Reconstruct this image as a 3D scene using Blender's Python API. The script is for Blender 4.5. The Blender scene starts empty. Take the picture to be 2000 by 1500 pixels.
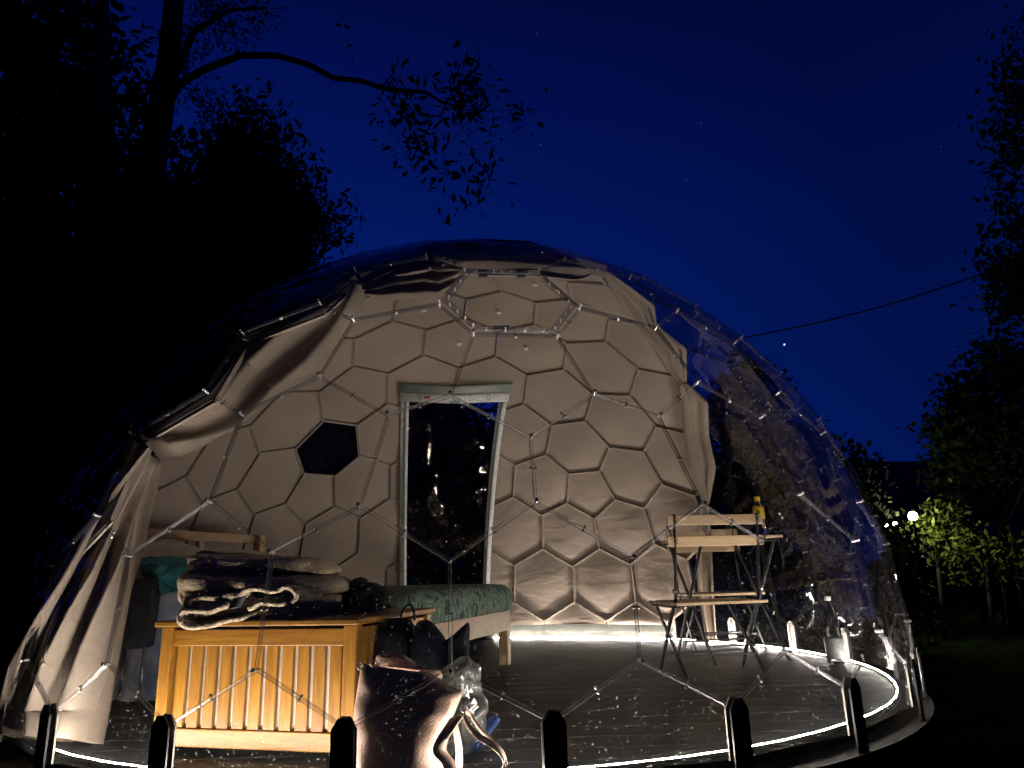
import bpy, bmesh, math, random, itertools
import numpy as np
from mathutils import Vector, Matrix, noise
random.seed(7); np.random.seed(7)
sc = bpy.context.scene; C = bpy.context.collection

# ------------------------------------------------------------------ camera
CAM_H = 0.5095; PITCH = 0.26167; ROLL = -0.02957; F = 1375.5
cd = bpy.data.cameras.new('camera'); cam = bpy.data.objects.new('camera', cd); C.objects.link(cam)
cd.sensor_width = 36; cd.lens = F / 2000 * 36; cd.clip_start = 0.05; cd.clip_end = 2000
ct, st = math.cos(PITCH), math.sin(PITCH)
base = Matrix(((1, 0, 0), (0, -st, -ct), (0, ct, -st)))
M = (base @ Matrix.Rotation(ROLL, 3, 'Z')).to_4x4(); M.translation = (0, 0, CAM_H)
cam.matrix_world = M
sc.camera = cam

# ------------------------------------------------------------------ world: clear dusk sky, last blue light
w = bpy.data.worlds.new('World'); sc.world = w; w.use_nodes = True
wn = w.node_tree; wn.nodes.clear()
wo = wn.nodes.new('ShaderNodeOutputWorld'); bg = wn.nodes.new('ShaderNodeBackground')
tc = wn.nodes.new('ShaderNodeTexCoord'); sp = wn.nodes.new('ShaderNodeSeparateXYZ'); rp = wn.nodes.new('ShaderNodeValToRGB')
wn.links.new(tc.outputs['Generated'], sp.inputs[0]); wn.links.new(sp.outputs['Z'], rp.inputs[0])
cr = rp.color_ramp
cr.elements[0].position = 0.0; cr.elements[0].color = (0.0009, 0.0095, 0.115, 1)
cr.elements[1].position = 1.0; cr.elements[1].color = (0.0002, 0.0010, 0.014, 1)
for p_, c_ in ((0.25, (0.0005, 0.0065, 0.080)), (0.45, (0.0004, 0.0052, 0.068)), (0.62, (0.0004, 0.0030, 0.050)), (0.75, (0.0003, 0.0018, 0.028))):
    e = cr.elements.new(p_); e.color = (*c_, 1)
wn.links.new(rp.outputs[0], bg.inputs[0])
# last afterglow low in the sky ahead and to the left
dt = wn.nodes.new('ShaderNodeVectorMath'); dt.operation = 'DOT_PRODUCT'; dt.inputs[1].default_value = Vector((-.38, .92, .12)).normalized()
wn.links.new(tc.outputs['Generated'], dt.inputs[0])
gm = wn.nodes.new('ShaderNodeMapRange'); 
for k_, v_ in (('From Min', .6), ('From Max', 1.0), ('To Min', .86), ('To Max', 1.9)): gm.inputs[k_].default_value = v_
wn.links.new(dt.outputs['Value'], gm.inputs['Value']); wn.links.new(gm.outputs[0], bg.inputs[1])
wn.links.new(bg.outputs[0], wo.inputs[0])

sc.view_settings.view_transform = 'Standard'; sc.view_settings.look = 'None'
sc.view_settings.exposure = 0.0; sc.view_settings.gamma = 1; sc.view_settings.use_curve_mapping = False
sc.render.engine = 'CYCLES'
cy = sc.cycles
cy.use_denoising = True; cy.max_bounces = 8; cy.diffuse_bounces = 3; cy.glossy_bounces = 4; cy.transmission_bounces = 6
cy.transparent_max_bounces = 48; cy.caustics_reflective = False; cy.caustics_refractive = False; cy.sample_clamp_indirect = 3
LED_STRENGTH = 930.0

# ------------------------------------------------------------------ measuring helpers
def ray(x, y):
    a = (x - 1000) / F; b = -(y - 750) / F
    c, s = math.cos(ROLL), math.sin(ROLL); a, b = c * a - s * b, s * a + c * b
    return Vector((a, ct - b * st, st + b * ct))
O3 = Vector((0, 0, CAM_H))
def at(x, y, Y):
    d = ray(x, y); return O3 + d * (Y / d.y)
def on_floor(x, y, z=0.0):
    d = ray(x, y); return O3 + d * ((z - CAM_H) / d.z)
DC = Vector((-0.24205, 4.00171, 0.20433)); DR = 2.07883; LEDR = 1.988
def on_dome(x, y, k=1.0, near=True, extra=0.0):
    d = ray(x, y).normalized(); c = DC - O3; b = d.dot(c); q = b * b - (c.dot(c) - (DR * k) ** 2)
    t = b + (-1 if near else 1) * math.sqrt(max(q, 0)) + extra
    return O3 + d * t

# ------------------------------------------------------------------ object helpers
def tag(o, label=None, cat=None, group=None, kind=None):
    if label: o['label'] = label
    if cat: o['category'] = cat
    if group: o['group'] = group
    if kind: o['kind'] = kind
    return o
def empty(name, loc=(0, 0, 0), label=None, cat=None, group=None, rz=0.0):
    o = bpy.data.objects.new(name, None); C.objects.link(o); o.location = loc; o.rotation_euler = (0, 0, rz)
    o.empty_display_size = 0.05
    return tag(o, label, cat, group)
def link(name, me, parent=None, label=None, cat=None, group=None, kind=None):
    o = bpy.data.objects.new(name, me); C.objects.link(o)
    if parent is not None: o.parent = parent
    return tag(o, label, cat, group, kind)
class MB:
    def __init__(s): s.v = []; s.f = []
    def add(s, vs, fs):
        n = len(s.v); s.v += [tuple(v) for v in vs]; s.f += [tuple(i + n for i in f) for f in fs]
    def box(s, c, sz, R=None, taper=None):
        c = Vector(c); hx, hy, hz = (a / 2 for a in sz); vs = []
        for x, y, z in itertools.product((-1, 1), (-1, 1), (-1, 1)):
            k = taper if (taper and z > 0) else 1
            p = Vector((x * hx * k, y * hy * k, z * hz))
            if R is not None: p = R @ p
            vs.append(c + p)
        s.add(vs, [(0, 1, 3, 2), (4, 6, 7, 5), (0, 4, 5, 1), (2, 3, 7, 6), (0, 2, 6, 4), (1, 5, 7, 3)])
    def bar(s, a, b, wd, th, up=None):
        a = Vector(a); b = Vector(b); d = b - a; L = d.length; d.normalize()
        up = Vector(up) if up is not None else (Vector((0, 0, 1)) if abs(d.z) < .9 else Vector((0, 1, 0)))
        x = d.cross(up).normalized(); z = x.cross(d)
        R = Matrix((x, d, z)).transposed()
        s.box((a + b) / 2, (wd, L, th), R)
    def tube(s, pts, r, n=6, cap=True):
        pts = [Vector(p) for p in pts]; rs = r if isinstance(r, (list, tuple)) else [r] * len(pts)
        rings = []; pu = None
        for i, p in enumerate(pts):
            d = (pts[min(i + 1, len(pts) - 1)] - pts[max(i - 1, 0)])
            if d.length < 1e-9: d = Vector((0, 0, 1))
            d.normalize()
            u = pu if pu is not None else (Vector((0, 0, 1)) if abs(d.z) < .9 else Vector((1, 0, 0)))
            u = (u - d * u.dot(d))
            if u.length < 1e-6: u = d.orthogonal()
            u.normalize(); pu = u; v = d.cross(u)
            rings.append([p + (u * math.cos(2 * math.pi * k / n) + v * math.sin(2 * math.pi * k / n)) * rs[i] for k in range(n)])
        vs = [q for rg in rings for q in rg]; fs = []
        for i in range(len(pts) - 1):
            for k in range(n):
                a = i * n + k; b = i * n + (k + 1) % n; fs.append((a, b, b + n, a + n))
        if cap: fs += [tuple(range(n))[::-1], tuple(range((len(pts) - 1) * n, len(pts) * n))]
        s.add(vs, fs)
    def lathe(s, c, prof, n=20, R=None):
        c = Vector(c); vs = []; fs = []
        for r, z in prof:
            for k in range(n):
                p = Vector((r * math.cos(2 * math.pi * k / n), r * math.sin(2 * math.pi * k / n), z))
                vs.append(c + (R @ p if R is not None else p))
        for i in range(len(prof) - 1):
            for k in range(n):
                a = i * n + k; b = i * n + (k + 1) % n; fs.append((a, b, b + n, a + n))
        fs += [tuple(range(n))[::-1], tuple(range((len(prof) - 1) * n, len(prof) * n))]
        s.add(vs, fs)
    def grid(s, rows):
        m = len(rows[0]); vs = [p for r in rows for p in r]
        s.add(vs, [(i * m + j, i * m + j + 1, (i + 1) * m + j + 1, (i + 1) * m + j) for i in range(len(rows) - 1) for j in range(m - 1)])
    def mesh(s, name, mat, smooth=False):
        me = bpy.data.meshes.new(name); me.from_pydata(s.v, [], s.f); me.materials.append(mat)
        if smooth: me.polygons.foreach_set('use_smooth', [True] * len(me.polygons))
        me.update(); return me
    def build(s, name, mat, parent=None, smooth=False, bevel=0, label=None, cat=None, group=None, kind=None, solid=0, sub=0):
        o = link(name, s.mesh(name, mat, smooth), parent, label, cat, group, kind)
        if solid: m = o.modifiers.new('s', 'SOLIDIFY'); m.thickness = solid
        if bevel: m = o.modifiers.new('b', 'BEVEL'); m.width = bevel; m.segments = 2; m.limit_method = 'ANGLE'
        if sub: m = o.modifiers.new('d', 'SUBSURF'); m.levels = sub; m.render_levels = sub
        return o
def copy_tree(o, parent=None, **kw):
    c = o.copy(); C.objects.link(c)
    if parent is not None: c.parent = parent
    for ch in list(o.children): copy_tree(ch, c)
    return c

# ------------------------------------------------------------------ materials
def nt(name):
    m = bpy.data.materials.new(name); m.use_nodes = True; t = m.node_tree; t.nodes.clear()
    out = t.nodes.new('ShaderNodeOutputMaterial'); return m, t, out
def pbr(name, col, rough=.6, var=.15, nscale=8, bump=.0, bscale=60, metal=0, stretch=(1, 1, 1), spec=.5, trans=0, col2=None, sheen=0):
    m, t, out = nt(name); N = t.nodes.new; L = t.links.new
    b = N('ShaderNodeBsdfPrincipled'); L(b.outputs[0], out.inputs[0])
    b.inputs['Roughness'].default_value = rough; b.inputs['Metallic'].default_value = metal
    b.inputs['Specular IOR Level'].default_value = spec
    if trans: b.inputs['Transmission Weight'].default_value = trans
    if sheen: b.inputs['Sheen Weight'].default_value = sheen
    tc = N('ShaderNodeTexCoord'); mp = N('ShaderNodeMapping'); L(tc.outputs['Object'], mp.inputs[0]); mp.inputs['Scale'].default_value = stretch
    nz = N('ShaderNodeTexNoise'); nz.inputs['Scale'].default_value = nscale; nz.inputs['Detail'].default_value = 5; L(mp.outputs[0], nz.inputs[0])
    r = N('ShaderNodeValToRGB'); L(nz.outputs[0], r.inputs[0])
    c2 = col2 or tuple(min(1, c * (1 + var)) for c in col)
    r.color_ramp.elements[0].position = .3; r.color_ramp.elements[0].color = (*(c * (1 - var) for c in col), 1)
    r.color_ramp.elements[1].position = .7; r.color_ramp.elements[1].color = (*c2, 1)
    L(r.outputs[0], b.inputs['Base Color'])
    if bump:
        n2 = N('ShaderNodeTexNoise'); n2.inputs['Scale'].default_value = bscale; n2.inputs['Detail'].default_value = 4; L(mp.outputs[0], n2.inputs[0])
        bp = N('ShaderNodeBump'); bp.inputs['Strength'].default_value = bump; bp.inputs['Distance'].default_value = .01
        L(n2.outputs[0], bp.inputs['Height']); L(bp.outputs[0], b.inputs['Normal'])
    return m
def fabric(name, col, trans=.25, wr=.5, wscale=3.0, dist=.03):
    m, t, out = nt(name); N = t.nodes.new; L = t.links.new
    d = N('ShaderNodeBsdfDiffuse'); tr = N('ShaderNodeBsdfTranslucent'); mx = N('ShaderNodeMixShader'); mx.inputs[0].default_value = trans
    tc = N('ShaderNodeTexCoord'); nz = N('ShaderNodeTexNoise'); nz.inputs['Scale'].default_value = 2.2; nz.inputs['Detail'].default_value = 6
    L(tc.outputs['Object'], nz.inputs[0]); r = N('ShaderNodeValToRGB'); L(nz.outputs[0], r.inputs[0])
    r.color_ramp.elements[0].position = .3; r.color_ramp.elements[0].color = (*(c * .86 for c in col), 1)
    r.color_ramp.elements[1].position = .7; r.color_ramp.elements[1].color = (*(c * 1.1 for c in col), 1)
    L(r.outputs[0], d.inputs[0]); L(r.outputs[0], tr.inputs[0])
    mp = N('ShaderNodeMapping'); mp.inputs['Scale'].default_value = (1, 1, 2.6); mp.inputs['Rotation'].default_value = (.5, .3, .2); L(tc.outputs['Object'], mp.inputs[0])
    n2 = N('ShaderNodeTexNoise'); n2.inputs['Scale'].default_value = wscale; n2.inputs['Detail'].default_value = 3; n2.inputs['Distortion'].default_value = .6; L(mp.outputs[0], n2.inputs[0])
    bp = N('ShaderNodeBump'); bp.inputs['Strength'].default_value = wr; bp.inputs['Distance'].default_value = dist; L(n2.outputs[0], bp.inputs['Height'])
    n3 = N('ShaderNodeTexNoise'); n3.inputs['Scale'].default_value = 420; L(tc.outputs['Object'], n3.inputs[0])
    b3 = N('ShaderNodeBump'); b3.inputs['Strength'].default_value = .25; b3.inputs['Distance'].default_value = .002
    L(n3.outputs[0], b3.inputs['Height']); L(bp.outputs[0], b3.inputs['Normal'])
    L(b3.outputs[0], d.inputs['Normal']); L(b3.outputs[0], tr.inputs['Normal'])
    L(d.outputs[0], mx.inputs[1]); L(tr.outputs[0], mx.inputs[2]); L(mx.outputs[0], out.inputs[0]); return m
def clear(name, tint=(.96, .97, .98), f0=.07, rough=.03, haze=.0, specks=False, bump=0, fr=.8, hazecol=(.8, .8, .78)):
    """thin clear plastic sheet: passes light straight through, mirrors more at grazing angles, with dust on it"""
    m, t, out = nt(name); N = t.nodes.new; L = t.links.new
    tr = N('ShaderNodeBsdfTransparent'); tr.inputs[0].default_value = (*tint, 1)
    gl = N('ShaderNodeBsdfGlossy'); gl.inputs['Roughness'].default_value = rough
    lw = N('ShaderNodeLayerWeight'); lw.inputs[0].default_value = .5
    pw = N('ShaderNodeMath'); pw.operation = 'POWER'; pw.inputs[1].default_value = 3.2; L(lw.outputs['Facing'], pw.inputs[0])
    ma = N('ShaderNodeMath'); ma.operation = 'MULTIPLY_ADD'; ma.inputs[1].default_value = fr; ma.inputs[2].default_value = f0; L(pw.outputs[0], ma.inputs[0])
    mx = N('ShaderNodeMixShader'); L(ma.outputs[0], mx.inputs[0]); L(tr.outputs[0], mx.inputs[1]); L(gl.outputs[0], mx.inputs[2])
    tc = N('ShaderNodeTexCoord')
    if bump:
        nb = N('ShaderNodeTexNoise'); nb.inputs['Scale'].default_value = 2.4; nb.inputs['Detail'].default_value = 1.5; L(tc.outputs['Object'], nb.inputs[0])
        bp = N('ShaderNodeBump'); bp.inputs['Strength'].default_value = 1; bp.inputs['Distance'].default_value = bump; L(nb.outputs[0], bp.inputs['Height']); L(bp.outputs[0], gl.inputs['Normal'])
    last = mx
    if haze or specks:
        df = N('ShaderNodeBsdfDiffuse'); df.inputs[0].default_value = (*hazecol, 1)
        tl = N('ShaderNodeBsdfTranslucent'); tl.inputs[0].default_value = (*hazecol, 1)
        dm = N('ShaderNodeMixShader'); dm.inputs[0].default_value = .6; L(df.outputs[0], dm.inputs[1]); L(tl.outputs[0], dm.inputs[2])
        n1 = N('ShaderNodeTexNoise'); n1.inputs['Scale'].default_value = 5; n1.inputs['Detail'].default_value = 6; L(tc.outputs['Object'], n1.inputs[0])
        hz = N('ShaderNodeMapRange'); hz.inputs['From Min'].default_value = .35; hz.inputs['From Max'].default_value = .75
        hz.inputs['To Min'].default_value = haze * .4; hz.inputs['To Max'].default_value = haze * 1.7; L(n1.outputs[0], hz.inputs[0])
        fac = hz
        if specks:   # dust and splash film is heaviest near the ground
            sz0 = N('ShaderNodeSeparateXYZ'); L(tc.outputs['Object'], sz0.inputs[0]); m0 = N('ShaderNodeMapRange'); m0.inputs['From Min'].default_value = 0; m0.inputs['From Max'].default_value = .8
            m0.inputs['To Min'].default_value = 1.5; m0.inputs['To Max'].default_value = .2; L(sz0.outputs['Z'], m0.inputs[0])
            mm = N('ShaderNodeMath'); mm.operation = 'MULTIPLY'; L(hz.outputs[0], mm.inputs[0]); L(m0.outputs[0], mm.inputs[1]); fac = mm
        if specks:
            # dried splashes: more of them near the ground
            for sc_, thr, dens in ((42, .10, .5), (85, .17, .85), (170, .22, 1.0)):
                vo = N('ShaderNodeTexVoronoi'); vo.inputs['Scale'].default_value = sc_; L(tc.outputs['Object'], vo.inputs[0])
                sx = N('ShaderNodeSeparateXYZ'); L(vo.outputs['Color'], sx.inputs[0])
                gt = N('ShaderNodeMath'); gt.operation = 'LESS_THAN'; L(vo.outputs['Distance'], gt.inputs[0])
                rad = N('ShaderNodeMath'); rad.operation = 'MULTIPLY'; rad.inputs[1].default_value = thr * 1.5; L(sx.outputs['Y'], rad.inputs[0]); L(rad.outputs[0], gt.inputs[1])
                sz = N('ShaderNodeSeparateXYZ'); L(tc.outputs['Object'], sz.inputs[0])
                mr = N('ShaderNodeMapRange'); mr.inputs['From Min'].default_value = 0; mr.inputs['From Max'].default_value = .7
                mr.inputs['To Min'].default_value = dens; mr.inputs['To Max'].default_value = .006; L(sz.outputs['Z'], mr.inputs[0])
                n4 = N('ShaderNodeTexNoise'); n4.inputs['Scale'].default_value = 3; L(tc.outputs['Object'], n4.inputs[0])
                m4 = N('ShaderNodeMath'); m4.operation = 'MULTIPLY'; L(mr.outputs[0], m4.inputs[0]); L(n4.outputs[0], m4.inputs[1])
                lt = N('ShaderNodeMath'); lt.operation = 'LESS_THAN'; L(sx.outputs['X'], lt.inputs[0]); L(m4.outputs[0], lt.inputs[1])
                an = N('ShaderNodeMath'); an.operation = 'MULTIPLY'; L(gt.outputs[0], an.inputs[0]); L(lt.outputs[0], an.inputs[1])
                sk = N('ShaderNodeMath'); sk.operation = 'MULTIPLY_ADD'; sk.inputs[1].default_value = .17; L(an.outputs[0], sk.inputs[0]); L(fac.outputs[0], sk.inputs[2]); fac = sk
        m2 = N('ShaderNodeMixShader'); L(fac.outputs[0], m2.inputs[0]); L(mx.outputs[0], m2.inputs[1]); L(dm.outputs[0], m2.inputs[2]); last = m2
    L(last.outputs[0], out.inputs[0]); return m
def emit(name, col, s):
    m, t, out = nt(name); e = t.nodes.new('ShaderNodeEmission'); e.inputs[0].default_value = (*col, 1); e.inputs[1].default_value = s
    t.links.new(e.outputs[0], out.inputs[0]); return m
def wood(name, col, dark, scale=14, rough=.45, axis=2, spec=.4):
    m, t, out = nt(name); N = t.nodes.new; L = t.links.new
    b = N('ShaderNodeBsdfPrincipled'); L(b.outputs[0], out.inputs[0]); b.inputs['Roughness'].default_value = rough; b.inputs['Specular IOR Level'].default_value = spec
    tc = N('ShaderNodeTexCoord'); mp = N('ShaderNodeMapping'); L(tc.outputs['Object'], mp.inputs[0])
    s = [6, 6, 6]; s[axis] = .5; mp.inputs['Scale'].default_value = s
    oi = N('ShaderNodeObjectInfo'); va = N('ShaderNodeVectorMath'); va.operation = 'ADD'
    cx = N('ShaderNodeCombineXYZ'); ml = N('ShaderNodeMath'); ml.operation = 'MULTIPLY'; ml.inputs[1].default_value = 40; L(oi.outputs['Random'], ml.inputs[0]); L(ml.outputs[0], cx.inputs[0]); L(ml.outputs[0], cx.inputs[1])
    L(mp.outputs[0], va.inputs[0]); L(cx.outputs[0], va.inputs[1])
    nz = N('ShaderNodeTexNoise'); nz.inputs['Scale'].default_value = scale; nz.inputs['Detail'].default_value = 7; nz.inputs['Distortion'].default_value = 1.2; L(va.outputs[0], nz.inputs[0])
    r = N('ShaderNodeValToRGB'); L(nz.outputs[0], r.inputs[0]); r.color_ramp.elements[0].position = .3; r.color_ramp.elements[0].color = (*dark, 1)
    r.color_ramp.elements[1].position = .65; r.color_ramp.elements[1].color = (*col, 1)
    hv = N('ShaderNodeHueSaturation'); mr = N('ShaderNodeMapRange'); mr.inputs['To Min'].default_value = .78; mr.inputs['To Max'].default_value = 1.15; L(oi.outputs['Random'], mr.inputs[0]); L(mr.outputs[0], hv.inputs['Value'])
    L(r.outputs[0], hv.inputs['Color']); L(hv.outputs[0], b.inputs['Base Color'])
    bp = N('ShaderNodeBump'); bp.inputs['Strength'].default_value = .25; bp.inputs['Distance'].default_value = .003; L(nz.outputs[0], bp.inputs['Height']); L(bp.outputs[0], b.inputs['Normal'])
    return m

TAN = (.40, .328, .268)
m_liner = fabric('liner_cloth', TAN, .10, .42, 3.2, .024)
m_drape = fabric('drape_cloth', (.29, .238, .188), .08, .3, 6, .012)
m_weltc = fabric('welt_cloth', (.42, .35, .29), .05, .1)
m_slot_shade = pbr('slot_shade_sheet', (.05, .045, .04), .9)  # near-black: shade of the liner's seam slots put into the colour
m_skirt = pbr('skirt_vinyl', (.045, .048, .042), .7, .1, 20, .3, 90, spec=.1)
m_panel = clear('clear_panel', tint=(.89, .89, .91), haze=.0020, specks=True, f0=.065)
m_panel_low = clear('clear_panel_low', tint=(.89, .89, .91), haze=.0022, specks=True, f0=.012, fr=.25, rough=.08)
m_seam = clear('seam_plastic', tint=(.84, .83, .85), f0=.008, fr=.10, rough=.3, haze=.003, hazecol=(.6, .57, .52))
m_lip = clear('seam_lip_plastic', tint=(.55, .53, .55), f0=.02, fr=.12, rough=.3, haze=.028, hazecol=(.7, .67, .62))
m_hatchf = clear('hatch_frame_plastic', tint=(.70, .68, .72), f0=.06, fr=.3, rough=.15, haze=.04)
m_film = clear('door_film', tint=(.72, .74, .8), f0=.06, rough=.02, bump=.08)
m_bolt = pbr('steel_bolt', (.45, .44, .42), .35, .05, metal=1)
m_brkt = pbr('galvanised_bracket', (.30, .27, .23), .65, .15, 30, spec=.2)
m_black = pbr('black_metal', (.007, .007, .008), .45, .2, spec=.3)
m_led = emit('led_tube', (1.0, .90, .79), LED_STRENGTH)
m_vinyl, t_, o_ = nt('floor_vinyl')
def floor_mat():
    t = t_; N = t.nodes.new; L = t.links.new
    b = N('ShaderNodeBsdfPrincipled'); L(b.outputs[0], o_.inputs[0]); tc = N('ShaderNodeTexCoord')
    n = N('ShaderNodeTexNoise'); n.inputs['Scale'].default_value = 3; n.inputs['Detail'].default_value = 8; L(tc.outputs['Object'], n.inputs[0])
    r = N('ShaderNodeValToRGB'); r.color_ramp.elements[0].color = (.003, .0036, .0045, 1); r.color_ramp.elements[1].color = (.012, .0135, .0155, 1); L(n.outputs[0], r.inputs[0]); L(r.outputs[0], b.inputs['Base Color'])
    mr = N('ShaderNodeMapRange'); mr.inputs['To Min'].default_value = .36; mr.inputs['To Max'].default_value = .62; b.inputs['Specular IOR Level'].default_value = .07; L(n.outputs[0], mr.inputs[0]); L(mr.outputs[0], b.inputs['Roughness'])
    v = N('ShaderNodeTexNoise'); v.inputs['Scale'].default_value = 30; L(tc.outputs['Object'], v.inputs[0])
    bp = N('ShaderNodeBump'); bp.inputs['Strength'].default_value = .12; bp.inputs['Distance'].default_value = .004; L(v.outputs[0], bp.inputs['Height']); L(bp.outputs[0], b.inputs['Normal'])
floor_mat()
m_deck = wood('deck_board_wood', (.022, .019, .016), (.010, .009, .008), 10, .8, 0, spec=.1)
m_acacia = wood('acacia_wood', (.29, .137, .015), (.175, .07, .007), 9, .38, 2)
m_acaciax = wood('acacia_wood_across', (.29, .137, .015), (.175, .07, .007), 9, .38, 0)
m_pine = wood('pine_wood', (.52, .36, .20), (.40, .25, .12), 6, .5, 0)
m_pinez = wood('pine_wood_post', (.52, .36, .20), (.40, .25, .12), 6, .5, 2)
m_beech = wood('beech_slat', (.62, .46, .28), (.50, .34, .18), 6, .4, 0)
m_fleece = pbr('cream_fleece', (.40, .32, .215), .95, .25, 30, 1.0, 120)
m_fleece2 = pbr('grey_brown_blanket', (.66, .52, .34), .95, .2, 25, .8, 140)
m_pink = pbr('dusty_pink_leather', (.55, .37, .285), .65, .08, 12, .25, 220, spec=.25)
m_bagblk = pbr('black_nylon', (.005, .005, .006), .7, .3, 20, .3, 60, spec=.1)
m_white = pbr('white_cotton', (.62, .60, .56), .9, .08, 6, .4, 18)
m_bluewhite = pbr('blue_printed_cotton', (.16, .25, .55), .85, .3, 6, .5, 14, col2=(.80, .84, .92))
m_teal = pbr('teal_blanket', (.03, .17, .19), .9, .2, 6, .5, 20)
m_leaf, t2, o2 = nt('leaf_print_cotton')
def leafprint():
    N = t2.nodes.new; L = t2.links.new; b = N('ShaderNodeBsdfPrincipled'); b.inputs['Roughness'].default_value = .85; L(b.outputs[0], o2.inputs[0])
    tc = N('ShaderNodeTexCoord'); mp = N('ShaderNodeMapping'); mp.inputs['Scale'].default_value = (7, 7, 3.5); mp.inputs['Rotation'].default_value = (.2, .3, .7); L(tc.outputs['Object'], mp.inputs[0])
    wv = N('ShaderNodeTexNoise'); wv.inputs['Scale'].default_value = 1.0; wv.inputs['Distortion'].default_value = 4; wv.inputs['Detail'].default_value = 2; L(mp.outputs[0], wv.inputs[0])
    r = N('ShaderNodeValToRGB'); L(wv.outputs[0], r.inputs[0]); e = r.color_ramp.elements
    e[0].position = .36; e[0].color = (.010, .035, .035, 1); e[1].position = .72; e[1].color = (.03, .08, .05, 1)
    for p_, c_ in ((.46, (.03, .10, .10)), (.5, (.26, .30, .14)), (.54, (.05, .14, .12)), (.60, (.20, .17, .11)), (.65, (.03, .09, .11))):
        q = e.new(p_); q.color = (*c_, 1)
    L(r.outputs[0], b.inputs['Base Color'])
leafprint()
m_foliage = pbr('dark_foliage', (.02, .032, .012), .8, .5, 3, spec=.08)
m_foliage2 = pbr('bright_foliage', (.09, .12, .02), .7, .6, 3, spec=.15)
m_bark = pbr('tree_bark', (.06, .05, .04), .9, .3, 12, .8, 20)
m_grass = pbr('lawn_grass', (.012, .020, .006), .95, .5, 4, .8, 40, spec=0)
m_hill = pbr('wooded_hill', (.03, .045, .02), 1, .3, .05)
m_cable = pbr('rubber_cable', (.01, .01, .01), .6)
m_dark = pbr('dark_clothing', (.015, .015, .018), .9, .3)
m_skin = pbr('skin', (.35, .2, .14), .6, .1)
m_yellow = pbr('yellow_plastic', (.75, .52, .02), .35, .08)
m_red = pbr('red_tag', (.5, .05, .03), .6)
m_label = pbr('pale_label', (.11, .115, .115), .5, .25, 60)
m_pet = clear('bottle_plastic', tint=(.88, .90, .90), f0=.22, rough=.05, haze=.012, bump=.02)
m_bottle, t3, o3_ = nt('bottle_pet')
b3_ = t3.nodes.new('ShaderNodeBsdfPrincipled'); b3_.inputs['Transmission Weight'].default_value = 1; b3_.inputs['IOR'].default_value = 1.33; b3_.inputs['Roughness'].default_value = .04
b3_.inputs['Base Color'].default_value = (.93, .95, .95, 1); t3.links.new(b3_.outputs[0], o3_.inputs[0])
m_plbag = clear('grey_plastic_bag', tint=(.45, .46, .45), f0=.08, rough=.2, haze=.35, hazecol=(.35, .36, .33))
m_blubag = clear('blue_plastic_bag', tint=(.2, .3, .6), f0=.06, rough=.3, haze=.5, hazecol=(.04, .12, .42))
m_white_paint = pbr('white_print', (.75, .76, .74), .5)
m_zip = pbr('white_zip_tape', (.62, .63, .60), .5, .3, 60, .6, 200)
m_header = pbr('grey_green_band', (.22, .25, .215), .45, .12, 14, .4, 40)
m_net = pbr('black_mesh', (.004, .004, .005), .9, spec=.0)
m_sock = pbr('lining_cloth', (.66, .60, .48), .8)
m_hem = pbr('hem_vinyl', (.06, .058, .052), .7, .1, 20, .3, 90, spec=.1)

# ------------------------------------------------------------------ setting: ground, path, hills
GZ = -0.9
mb = MB()
n = 60
rows = []
for i in range(n + 1):
    r = []
    for j in range(n + 1):
        x = math.copysign(abs((j - n / 2) / (n / 2)) ** 2.2, j - n / 2) * 600; y = math.copysign(abs((i - n / 2) / (n / 2)) ** 2.2, i - n / 2) * 600
        r.append((x, y, GZ + .04 * noise.noise(Vector((x * .3, y * .3, 0)))))
    rows.append(r)
mb.grid(rows); mb.build('ground', m_grass, smooth=True, kind='structure')
mb = MB(); rows = []
for i in range(61):
    a = -60 + i * 5.0; rows.append([])
    x = -500 + i * 20
    h = 25 + 9 * noise.noise(Vector((x * .006, 0, 3))) + 4 * noise.noise(Vector((x * .03, 0, 9)))
    for k, (dy, f) in enumerate(((-60, 0), (-20, .55), (0, 1), (30, .9), (80, 0))): rows[-1].append((x, 190 + dy + .0004 * x * x, GZ + h * f + (1.2 * noise.noise(Vector((x * .2, k, 0))) if f == 1 else 0)))
mb.grid(rows); mb.build('hills', m_hill, smooth=True, kind='structure')

# timber platform carrying the dome
plat = empty('timber_platform', (DC.x, DC.y, GZ), 'dark round timber platform the clear dome stands on', 'deck')
mb = MB(); mb.lathe((0, 0, 0), [(2.10, .05), (2.11, .78), (2.11, .86), (0.01, .86)], 75); mb.build('platform_body', m_deck, plat)
mb = MB(); mb.lathe((DC.x, DC.y, 0), [(1.998, -.030), (1.998, -.001), (0.005, -.001)], 100); fl = mb.build('floor', m_black, smooth=False, kind='structure'); fl.location.z = -.012
by = -1.985
while by < 1.98:
    y0, y1 = by + .002, min(by + .143, 1.990); top = []
    for k in range(9):
        y = y0 + (y1 - y0) * k / 8; x = math.sqrt(max(0, 1.994 ** 2 - y * y)); top.append((x, y))
    if max(x for x, y in top) > .1:
        ring = [(x, y) for x, y in top] + [(-x, y) for x, y in reversed(top)]
        vs = [(DC.x + x, DC.y + y, 0) for x, y in ring] + [(DC.x + x, DC.y + y, -.012) for x, y in ring]; m_ = len(ring)
        mb = MB(); mb.add(vs, [tuple(range(m_)), tuple(range(m_, 2 * m_))[::-1]] + [(k, (k + 1) % m_, (k + 1) % m_ + m_, k + m_) for k in range(m_)])
        o_b = mb.build('floor_board', m_vinyl, fl); o_b.matrix_parent_inverse = Matrix.Translation((0, 0, .012))
    by += .145
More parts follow.
